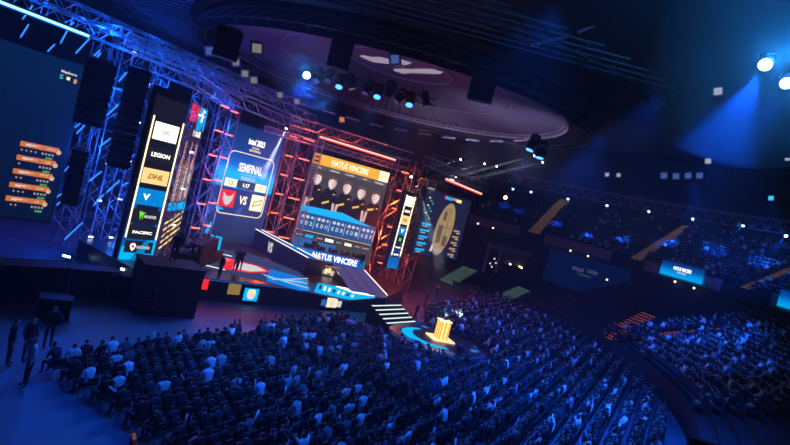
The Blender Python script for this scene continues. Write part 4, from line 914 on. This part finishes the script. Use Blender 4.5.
def aim(o, tgt):
    d = Vector(tgt)-Vector(o.location); o.rotation_euler = d.to_track_quat('-Z', 'Y').to_euler()
def spot(p, tgt, e, col, ang, size=.15, blend=.3, name='spot_lamp'):
    L = D.lights.new(name, 'SPOT'); L.energy = e; L.color = col; L.spot_size = radians(ang); L.spot_blend = blend; L.shadow_soft_size = size
    o = D.objects.new(name, L); C.objects.link(o); o.location = p; o.rotation_euler = (Vector(tgt)-Vector(p)).to_track_quat('-Z', 'Y').to_euler(); return o
def point(p, e, col, size=.3, name='stage_lamp'):
    L = D.lights.new(name, 'POINT'); L.energy = e; L.color = col; L.shadow_soft_size = size
    o = D.objects.new(name, L); C.objects.link(o); o.location = p; return o
BL = (.004, .10, 1.0); RD = (1, .09, .02); CB = (.02, .25, 1)
# ceiling fixture truss in front of the dish
pA, pB = at(292, 66, 42), at(436, 103, 44)
box_truss(pA, pB, .5, 'short dark truss carrying moving lights below the ceiling dish', name='overhead_truss', m=DKSTEEL)
for x, y, k, lb in ((318, 78, 'n', 'unlit moving light, first on the dark truss right of the bright blue lamp'), (329, 78, 'n', 'unlit moving light left of the leftmost blue one on the dark truss'), (340, 84, 'b', 'blue lit moving light, leftmost of three on the dark truss'), (351, 85, 'n', 'unlit moving light right of the leftmost blue one on the dark truss'), (367, 90, 'n', 'unlit tilted moving light left of the middle blue one'), (378, 94, 'b', 'blue lit moving light, middle of three on the dark truss'), (389, 92, 'n', 'unlit moving light right of the middle blue one'), (399, 99, 'n', 'unlit tilted moving light left of the rightmost blue one'), (410, 102, 'b', 'blue lit moving light, rightmost of three on the dark truss'), (426, 103, 'n', 'unlit moving light at the right end of the dark truss')):
    p = at(x, y-1, 42.5); o = fixture(k, p, 1.6, lb)
    if k == 'b': aim(o, (p.x+1, p.y-10, 0)); spot(p-Vector((0, .3, .6)), (p.x-2, p.y-16, 0), 5000, CB, 34)
    else: o.rotation_euler = (.3, .4*((x % 3)-1), x)
for x, y, t, tg, e, lb in ((307, 74, 40, (-3, 22, 0), 6000, 'very bright blue lamp glowing in front of the ceiling dish'), (766, 62, 24, (12, 30, 0), 26000, 'very bright blue lamp at the upper right, left of a pair'), (787, 81, 26, (16, 34, 0), 12000, 'bright blue lamp at the right edge below the brightest one'), (532, 145, 48, (6, 46, 0), 9000, 'blue lamp with downward beam, left of two beside the dish rim'), (541, 152.5, 48, (10, 46, 0), 7000, 'blue lamp with downward beam, right of two beside the dish rim')):
    p = at(x, y, t); o = fixture('B' if t < 45 else 'b', p, 1.6 if t < 45 else 2.0, lb); aim(o, (p*.72 if t < 45 else Vector(tg)))
    spot(p+(Vector(tg)-p).normalized()*.6, tg, e, BL, 60 if t < 45 else 22, blend=.6)
    if t < 45: point(p-FW*.9, e*.05, (.02, .3, 1), .3, 'lamp_spill')
# white beam lamps
for x, y, t, dx, dy, e, lb in ((287, 127, 50, -17, 34, 26000, 'small white beam lamp above the semifinal screen'), (411, 175.5, 49, 3, 18, 8000, 'small white beam lamp above the narrow sponsor column'), (462, 159, 55, -30, 9, 14000, 'white side beam lamp above the map screen, leftmost of five'), (486, 163.5, 57, -30, 8, 14000, 'white side beam lamp above the map screen, second of five'), (498, 166, 58, -30, 8, 14000, 'white side beam lamp above the map screen, middle of five'), (535.5, 155.5, 56, -34, 9, 16000, 'white side beam lamp below the blue pair, fourth of five'), (544, 162, 56, -34, 8, 16000, 'white side beam lamp below the blue pair, fifth of five')):
    p = at(x, y, t); q = at(x+dx, y+dy, t-1.5); o = fixture('w', p, .7, lb); aim(o, q); spot(p+(q-p).normalized()*.3, q, e*4, (.8, .9, 1), 8 if t < 52 else 4, .05, .4)
# long white-grey beam falling beside the map screen
p = at(418, 186, 46); q = at(450, 300, 50); spot(p, q, 90000, (.7, .9, 1), 10, .05, .5)
o = fixture('w', at(416, 184, 46), .7, 'white beam lamp pointing down past the left side of the map screen'); aim(o, q)
# lamps under the long truss
for x, y, k, tx, ty, lb in ((513, 189, 'b', 505, 205, 'blue lamp under the long truss, first from left'), (531, 192, 'b', 520, 210, 'blue lamp under the long truss, second from left'), (568, 199, 'b', 557, 222, 'blue lamp under the long truss, third from left'), (607, 205.5, 'b', 588, 235, 'blue lamp under the long truss, fourth from left'), (649, 211.5, 'b', 622, 240, 'blue lamp under the long truss, fifth from left'), (693, 219, 'b', 668, 242, 'blue lamp under the long truss, sixth from left'), (743, 226, 'b', 715, 250, 'blue lamp under the long truss, seventh from left'), (786, 236, 'b', 762, 262, 'blue lamp under the long truss at the right edge')):
    a = azpx(x, 49.3, 17.2); r_ = ray(x, y); best = None
    for tt in range(500, 1100, 2):
        P_ = Vector((0, 0, 10))+r_*(tt/10)
        if (Vector((P_.x-AC[0], P_.y-AC[1])).length) > 49.6: best = P_; break
    p = best or at(x, y, 80)
    # target on the upper tier
    q = None; r2 = ray(tx, ty)
    for tt in range(500, 1400, 2):
        P_ = Vector((0, 0, 10))+r2*(tt/10); rr = Vector((P_.x-AC[0], P_.y-AC[1])).length
        if rr > 50 and P_.z < 10.8+(rr-50)*.52: q = P_; break
    q = q or at(tx, ty, 95)
    o = fixture('p', p, 1.15, lb); spot(p+(q-p).normalized()*.6, q, 22000 if x > 560 else 7000, BL, 22, .1, .7)
fo = fixture('o', at(505.5, 197.5, 84), 1.7, 'amber lamp under the far left end of the long truss'); aim(fo, (0, 0, 10))
# square panel blinders hanging around
def panel_light(p, s, tilt, label, lit):
    rt = empty('panel_light', p); d_ = Vector((p.x*.5, p.y*.35, 3))-p; rt.rotation_euler = (d_.to_track_quat('-Z', 'Y') @ Quaternion((0, 0, 1), 1.3+.25*(tilt[2]-.5))).to_euler(); rt.scale = (s, s, s)
    MB().box((0, 0, 0), (.9, .9, .12)).build('housing', DKSTEEL, rt)
    MB().box((0, 0, -.065), (.6, .6, .03)).build('lit_face', lit, rt); f = MB()
    for q in (-1, 1): f.box((q*.38, 0, -.07), (.06, .8, .04)).box((0, q*.38, -.07), (.8, .06, .04))
    f.build('bezel', STEEL, rt); MB().path([(-.48, 0, 0), (-.48, 0, .5), (.48, 0, .5), (.48, 0, 0)], .025, 5).build('bracket', DKSTEEL, rt)
    return tag(rt, label, 'light')
PB = glow('panel_face_blue', (.1, .2, .6), .5); PG = glow('panel_face_grey', (.45, .38, .36), .45); PW = glow('panel_face_white', (.6, .65, .8), .6); PO = glow('panel_face_orange', (.9, .25, .06), .8)
dirs = ['nearest the hanging speakers', 'second along the dish rim', 'third along the dish rim', 'fourth along the dish rim', 'fifth along the dish rim', 'sixth along the dish rim', 'seventh along the dish rim', 'under the middle of the dish']
for i, (x, y, t, s, m_) in enumerate(((210, 51, 40, .9, PB), (257, 48, 37, 1.0, PG), (236, 62, 42, .8, PG), (245, 73.5, 43, .8, PG), (254, 80, 44, .8, PG), (280, 95, 47, .7, PG), (297, 101.5, 48, .7, PG), (342, 119.5, 50, .7, PO))):
    panel_light(at(x, y, t), s, (.9+.1*(i % 3), .25, .5+.3*(i % 2)), f'square panel light with patterned face, {dirs[i]}', m_)
for i, (x, y, t, s, m_, lb) in enumerate(((395, 59, 40, 1.0, PB, 'square blue panel light on the dish rim above the white patches'), (544, 93, 44, .9, PW, 'square white panel light at the right end of the dish'), (718, 91, 36, .8, PW, 'square white panel light left below the brightest lamp'), (693, 74, 38, .7, PG, 'dim panel light second left of the brightest lamp'), (678, 67, 38, .7, PG, 'dim panel light farthest left of the brightest lamp'), (708, 161, 60, .9, PW, 'bright small panel light in the dark right ceiling'), (788, 158, 60, .9, PW, 'bright small panel light at the right edge of the dark ceiling'), (771, 198, 60, .8, glow('panel_face_cyan', (.05, .5, .9), 1.2), 'small cyan panel light right, above the long truss'), (607, 174.5, 66, .7, PW, 'small panel light left of the ceiling row, leftmost'), (618.5, 175, 66, .7, PW, 'small panel light left of the ceiling row, second'), (664, 175.5, 66, 1.1, PB, 'dim blue panel light, first of four in a row'), (676, 176, 66, 1.1, PB, 'dim blue panel light, second of four in a row'), (688, 175.5, 66, 1.1, PB, 'dim blue panel light, third of four in a row'), (699.5, 175.5, 66, 1.1, PB, 'dim blue panel light, fourth of four in a row'), (745, 62, 33, .7, glow('panel_face_sky', (.05, .4, 1), 1.5), 'thin cyan lit panel just left of the brightest lamp'))):
    panel_light(at(x, y, t), s, (1.0, .3, .3+.4*(i % 2)), lb, m_)
# linear fluorescent rails on the ceiling right
tube_light('ceiling_rail', at(532, 45, 33), at(568, 36, 31), .09, mat('rail_grey', (.5, .5, .6), .3), 'dim grey rail in the dark ceiling, left of two', 'rail')
tube_light('ceiling_rail', at(578, 32, 32), at(640, 5, 29), .10, MATS['rail_grey'], 'dim grey rail in the dark ceiling, right of two', 'rail')
for i in range(12):
    x0 = 250+i*24; tube_light('rim_rail', at(x0, [84, 93, 103, 110, 117, 124, 129, 133, 137, 139.5, 141, 141][i], 62), at(x0+13, [90, 98, 107, 114, 121, 127, 131, 135, 138.5, 141, 141.5, 140][i], 62), .09, mat('rail_pale', (.6, .55, .65), .3), f'pale rail hanging at the far dish rim, {ORD[i]} from left', 'rail')

# hanging speaker columns
def line_array(px0, px1, t, w, n, label):
    a, b = at(*px0, t), at(*px1, t); h = (a.z-b.z)/n; rt = empty('speaker_column', (a.x, a.y, b.z), atan2(a.y, a.x)+pi/2); tag(rt, label, 'speaker')
    MB().box((0, 0, n*h+.1), (w*.8, .5, .12)).tube((0, 0, n*h), (0, 0, n*h+3), .02, 5).build('rigging_frame', DKSTEEL, rt)
    for k in range(n):
        z = (n-k-.5)*h; c = (k/n)**2*.6
        MB().face_prism([(-w/2, z-h*.48), (w/2, z-h*.48), (w/2, z+h*.48), (-w/2, z+h*.48)], -.35-c, .45-c).box((-w/2-.02, -c, z), (.05, .5, h*.5)).box((w/2+.02, -c, z), (.05, .5, h*.5)).build('speaker_cabinet', BLACK, rt)
line_array((102, 62), (89.5, 126), 33, 1.6, 10, 'black hanging speaker column beside the score screen, upper left')
line_array((140.5, 69), (115.5, 168), 35, 1.3, 14, 'longest black hanging speaker column, right of the first')
line_array((81, 150), (68, 206), 33.5, .85, 9, 'narrow black speaker column low beside the score screen')
line_array((231, 30), (226, 58), 34, 1.5, 5, 'black speaker cluster hanging at the left end of the dish')
line_array((345, 36), (338, 68), 38, 1.5, 5, 'black speaker cluster hanging before the middle of the dish')
line_array((487, 70), (480, 100), 36, 1.6, 5, 'black speaker cluster hanging at the right part of the dish')

# banners and lamps on the right
def arc_banner(x0, x1, z0, z1, r, m, label, txts, name='led_banner'):
    a, b = azpx(x0, r, (z0+z1)/2), azpx(x1, r, (z0+z1)/2); mid = (a+b)/2; c = Vector((AC[0]+r*cos(mid), AC[1]+r*sin(mid), z0))
    rt = empty(name, c, mid-pi/2); w_ = abs(a-b)*r; tag(rt, label, 'banner')      # local -y faces the arena centre
    H_ = z1-z0; MB().face_prism(rect(-w_/2, 0, w_/2, H_), -.05, .12).build('panel', m, rt)
    return rt, w_, H_
bn, w_, H_ = arc_banner(661, 703, 8.95, 10.95, 49.5, ramp_mat('banner_grad', 2, [(0, (0, .45, .9)), (.7, (0, .28, .8)), (1.3, (.0, .08, .4)), (2, (0, .03, .2))], 1.0), 'bright blue LED banner with white lettering on the upper tier ledge', None)
text_mesh('NATUS VINCERE', WHITE_E, bn, .1, 1.25, 2.6, .5, -.08); text_mesh('KATOWICE', SOFTW, bn, .1, .75, 1.3, .3, -.08)
bn2, w2_, H2_ = arc_banner(779, 830, 8.95, 10.95, 49.5, MATS['banner_grad'], 'bright blue LED banner on the upper tier ledge at the right edge', None)
bn3, w3_, H3_ = arc_banner(545, 625, 3.2, 8.2, 44.5, glow('led_intel_navy', (.001, .008, .05), .6), 'large dark navy banner with faint intel lettering below the ledge', None, 'wall_banner')
text_mesh('intel', glow('led_dim_pale', (.08, .09, .2), .7), bn3, -1.2, 3.2, 1.8, .7, -.08); text_mesh('EXTREME', MATS['led_dim_pale'], bn3, 1.1, 3.3, 1.6, .5, -.08); text_mesh('KATOWICE', MATS['led_dim_pale'], bn3, .0, 2.5, 2, .3, -.08)
LW = glow('lamp_warm_small', (1, .75, .35), 4)
for i, (x, y, w5) in enumerate(((478, 223.5, 'farthest left'), (493, 228, 'second from left'), (570.5, 250.5, 'above the navy banner'), (588, 256, 'right of the navy banner'), (675, 281.5, 'under the blue banner, left'), (694, 288, 'under the blue banner, right'), (607, 279.5, 'over the dark concourse'))):
    r_ = ray(x, y); p = None
    for tt in range(400, 1200, 2):
        P_ = Vector((0, 0, 10))+r_*(tt/10)
        if Vector((P_.x-AC[0], P_.y-AC[1])).length > 44.4: p = P_; break
    rt = empty('wall_lamp', p); MB().ball((0, 0, 0), .14, n=8).build('bulb', LW, rt, True); MB().tube((0, 0, .1), (0, 0, .35), .1, 8).build('housing', BLACK, rt)
    tag(rt, f'small warm wall lamp on the concourse wall, {w5}', 'light')
# VIP box with people by the far doorway
vb = empty('glazed_box', at(492, 262, 72)); vb.rotation_euler = (0, 0, dirz(50)); tag(vb, 'far lit booth with pale frame beyond the map screen', 'booth')
MB().box((3.2, 0, 2.0), (9.5, .3, .8)).build('lintel', FASM, vb); MB().box((-1.3, 0, .2), (.2, .3, 3.2)).box((1.3, 0, .2), (.2, .3, 3.2)).build('frame', FASM, vb)
MB().box((4.8, .1, .8), (5.2, .2, 1.4)).build('shelf_wall', mat('booth_grey', (.12, .1, .12), .7), vb)
for k, (u, z) in enumerate(((-.6, -.2), (0, .5), (.5, 0), (-.1, -.6), (3.5, .2), (5.6, .1), (6.1, .0))):
    MB().ball((u, -.25, z), .13, n=7).build('lamp', LW if k > 3 else SOFTW, vb)
# scoreboard strip at the lower right corner
sb = empty('scoreboard', atz(752, 447, 3.5)-Vector((0, 0, 0)), radians(-15)); tag(sb, 'blue screen top with yellow patch at the lower right corner', 'screen')
rr = atz(760, 470, 3.4); sb.location = (rr.x, rr.y, 0)
MB().box((0, .3, 2.9), (5, .3, 1.6)).box((0, .3, 1.1), (.3, .3, 2.1)).build('casing', BLACK, sb)
plate(rect(-2.4, 2.2, 2.4, 3.45), MATS['led_lit_blue'], sb, 'display', .14); plate(rect(-2.0, 2.9, -.9, 3.3), CREAM, sb, 'cream_patch', .11)

# equipment cases / black consoles lower left
def flight_case(p, d, rz, label):
    rt = empty('flight_case', p, rz); MB().box((0, 0, d[2]/2+.08), d).build('case_body', BLACK, rt); e = MB()
    for sx in (-1, 1):
        for sy in (-1, 1): e.box((sx*d[0]/2, sy*d[1]/2, d[2]/2+.08), (.05, .05, d[2]+.02))
        for sz in (0, 1): e.box((0, sx*d[1]/2, .08+sz*d[2]), (d[0], .05, .05))
    e.build('metal_edges', DKSTEEL, rt); w_ = MB()
    for sx in (-1, 1):
        for sy in (-1, 1): w_.tube((sx*(d[0]/2-.12), sy*(d[1]/2-.12)-.02, .05), (sx*(d[0]/2-.12), sy*(d[1]/2-.12)+.02, .05), .05, 8)
    w_.build('castors', DKSTEEL, rt); return tag(rt, label, 'case')
for i, (x, y, d, rz, lb) in enumerate(((25, 300, (3.2, 1.4, 1.9), .9, 'large black equipment case under the score screen'), (88, 296, (2.6, 1.3, 1.6), .8, 'black equipment case left of the sponsor column foot'), (120, 300, (1.6, 1.2, 1.5), .6, 'smaller black equipment case before the sponsor column'), (52, 318, (1.4, .9, 1.0), .5, 'small black case right of the largest one'))):
    p = atz(x, y, 0); flight_case((p.x, p.y, 0), d, rz, lb)
# flat wash lamps on floor behind the towers
for i, (x, y, lb) in enumerate(((68, 256, 'white floor lamp shining behind the left black cases'), (126, 269.5, 'white floor lamp glowing at the foot of the sponsor column'), (103, 273.5, 'small cyan floor lamp left of the sponsor column foot'))):
    p = at(x, y, 35 if i else 37.5); rt = empty('floor_lamp', (p.x, p.y, 0)); tag(rt, lb, 'light')
    MB().box((0, 0, p.z/2-.1), (.1, .1, p.z-.2)).box((0, 0, .03), (.5, .5, .06)).build('stand', BLACK, rt)
    MB().box((0, 0, p.z), (.6, .3, .16)).build('housing', BLACK, rt); MB().box((0, -.17, p.z), (.5 if i < 2 else .25, .06, .12)).build('lens', glow('wash_lens', (.4, .7, 1), 12), rt)

# ------------------------------------------------------------------ lights
# blue wash on the left towers
for p, e in (((-20, 36, 8), 1500), ((-21.5, 40, 12), 1200), ((-19, 40, 4), 2300), ((-19.5, 37.5, 13.5), 900), ((-22, 37, 16), 500), ((-17, 42, 14), 600), ((-15, 45, 12), 400), ((-18, 46, 6), 500), ((-25, 34, 15.8), 500)):
    point(p, e, BL, .4)
for p, e in (((-13.2, 51.5, 10), 260), ((-11.5, 53.2, 5), 330), ((-11.2, 53, 12), 420), ((-10.5, 52.2, 8), 300), ((-.9, 55.5, 6), 1200), ((-.6, 55, 10), 1500), ((.4, 55.5, 13), 900), ((-6, 53.0, 15.6), 500), ((-9.5, 52.2, 15.4), 300), ((2, 54, 4), 260), ((5, 54, 13.2), 130)):
    spot(p, Vector(p)-Vector((0, 0, 4)), e*1.3, RD, 150, .4, .5) if p[2] > 9 else point(p, e, RD, .4)
point((-15, 47.5, 9), 500, (.35, .1, 1), .5); point((-14.5, 46.5, 4), 300, (.25, .25, 1), .5)
spot((-2.5, 45.5, 8), (-5, 51, 3), 1100, (.9, .9, 1), 40, .3, .6)  # added white spot, only brightens the players at the desk
spot((30, 46, 17.5), (48, 73.6, 12.5), 30000, BL, 24, .3, .8)
# purple wash up into the dish
for k, (dx, dy, e) in enumerate(((9, 2, 2200), (13, -3, 2000), (4, 10, 1500), (-8, -2, 60))):
    s_ = spot((DC[0]+dx, DC[1]+dy, 14.5), (DC[0]+dx*1.3, DC[1]+dy+6, 22), e, (.5, .44, .7), 120, .5, 1)
spot((DC[0], DC[1]+2, 15), (DC[0]+.5, DC[1]+1, 22.6), 500, (.8, .62, 1), 30, .4, .6)
# blue wash on the ceiling at top left
spot((-24, 48, 15), (-33, 62, 25), 4200, BL, 60, .5, .8)
spot((-20, 40, 17), (-26, 50, 23), 1500, BL, 90, .5, .8)
# blue top wash over the audience
for p, t, e, a in (((-14, 26, 18), (-8, 16, 0), 5800, 70), ((4, 22, 19), (2, 24, 0), 8500, 85), ((12, 30, 19), (10, 38, 0), 15000, 80), ((14, 44, 19), (16, 54, 0), 16000, 75), ((24, 48, 18), (32, 54, 4), 32000, 48), ((20, 38, 18), (28, 46, 3), 15000, 46), ((-8, 34, 18), (-4, 33, 0), 2500, 60), ((-4, 16, 18), (-3, 20, 0), 5000, 80)):
    spot(p, t, e, BL, a, .3, .8)
spot((34, 44, 18), (47, 57, 12), 2600, BL, 30, .3, .9)
spot((0, 48, 17), (3, 46, 0), 500, (.9, .5, .6), 60, .4, .7)
spot((-9, 44, 15), (-11, 44, 1.5), 2500, (.5, .6, 1), 30, .2, .6)
# weak grey-violet fill on the ledge and concourse
spot((8, 52, 18), (32, 78, 10), 1500, (.55, .4, .6), 50, .5, .7)

# ------------------------------------------------------------------ haze
hz = MB().box((0, 0, 0), (1, 1, 1)).build('stage_haze', mat('x', (1, 1, 1))); hz.location = (8, 50, 11.5); hz.scale = (104, 110, 23)
hm = D.materials.new('stage_haze'); hm.use_nodes = True; nt = hm.node_tree; nt.nodes.clear()
out = nt.nodes.new('ShaderNodeOutputMaterial'); vs_ = nt.nodes.new('ShaderNodeVolumeScatter'); vs_.inputs['Density'].default_value = .0013; vs_.inputs['Anisotropy'].default_value = .35; vs_.inputs['Color'].default_value = (.9, .93, 1, 1)
nt.links.new(vs_.outputs[0], out.inputs['Volume']); hz.data.materials.clear(); hz.data.materials.append(hm)
tag(hz, 'thin stage haze filling the arena air', 'haze', kind='stuff')
def bank(c, d, rz, dens, label):
    o = MB().lathe([(.05, -.5), (.35, -.42), (.5, -.15), (.5, .15), (.35, .42), (.05, .5)], 16).build('haze_bank', MATS['x']); o.location = c; o.scale = d; o.rotation_euler = (0, 0, rz)
    m = hm.copy(); m.node_tree.nodes['Volume Scatter'].inputs['Density'].default_value = dens; o.data.materials.clear(); o.data.materials.append(m); tag(o, label, 'haze', kind='stuff')
bank((34, 74, 14.5), (50, 16, 8.5), radians(-45), .010, 'haze bank hanging under the long truss above the upper tier')
bank((9, 52, 16.2), (24, 14, 6), 0, .007, 'haze bank beside the dish rim above the map screen')
bank(at(766, 62, 23), (9, 9, 9), 0, .012, 'haze cloud around the brightest lamp at upper right')
bank(at(307, 74, 39.5), (5, 5, 5), 0, .02, 'haze cloud around the bright blue lamp before the dish')
bank(at(277, 148, 49), (4, 4, 7), 0, .02, 'haze wisp in the white beam above the semifinal screen')
bank(at(432, 240, 47.5), (4, 4, 13), 0, .008, 'haze wisp in the pale beam beside the map screen')

wd = D.worlds.new('world'); bpy.context.scene.world = wd; wd.use_nodes = True
wd.node_tree.nodes['Background'].inputs[0].default_value = (.002, .004, .02, 1); wd.node_tree.nodes['Background'].inputs[1].default_value = .3
sc = bpy.context.scene
sc.view_settings.view_transform = 'Standard'; sc.view_settings.look = 'None'; sc.view_settings.gamma = 1; sc.view_settings.exposure = 0
cy = sc.cycles; cy.use_denoising = True; cy.max_bounces = 4; cy.diffuse_bounces = 2; cy.glossy_bounces = 2; cy.volume_bounces = 0; cy.transmission_bounces = 2; cy.transparent_max_bounces = 4
cy.use_light_tree = True; cy.sample_clamp_indirect = 4
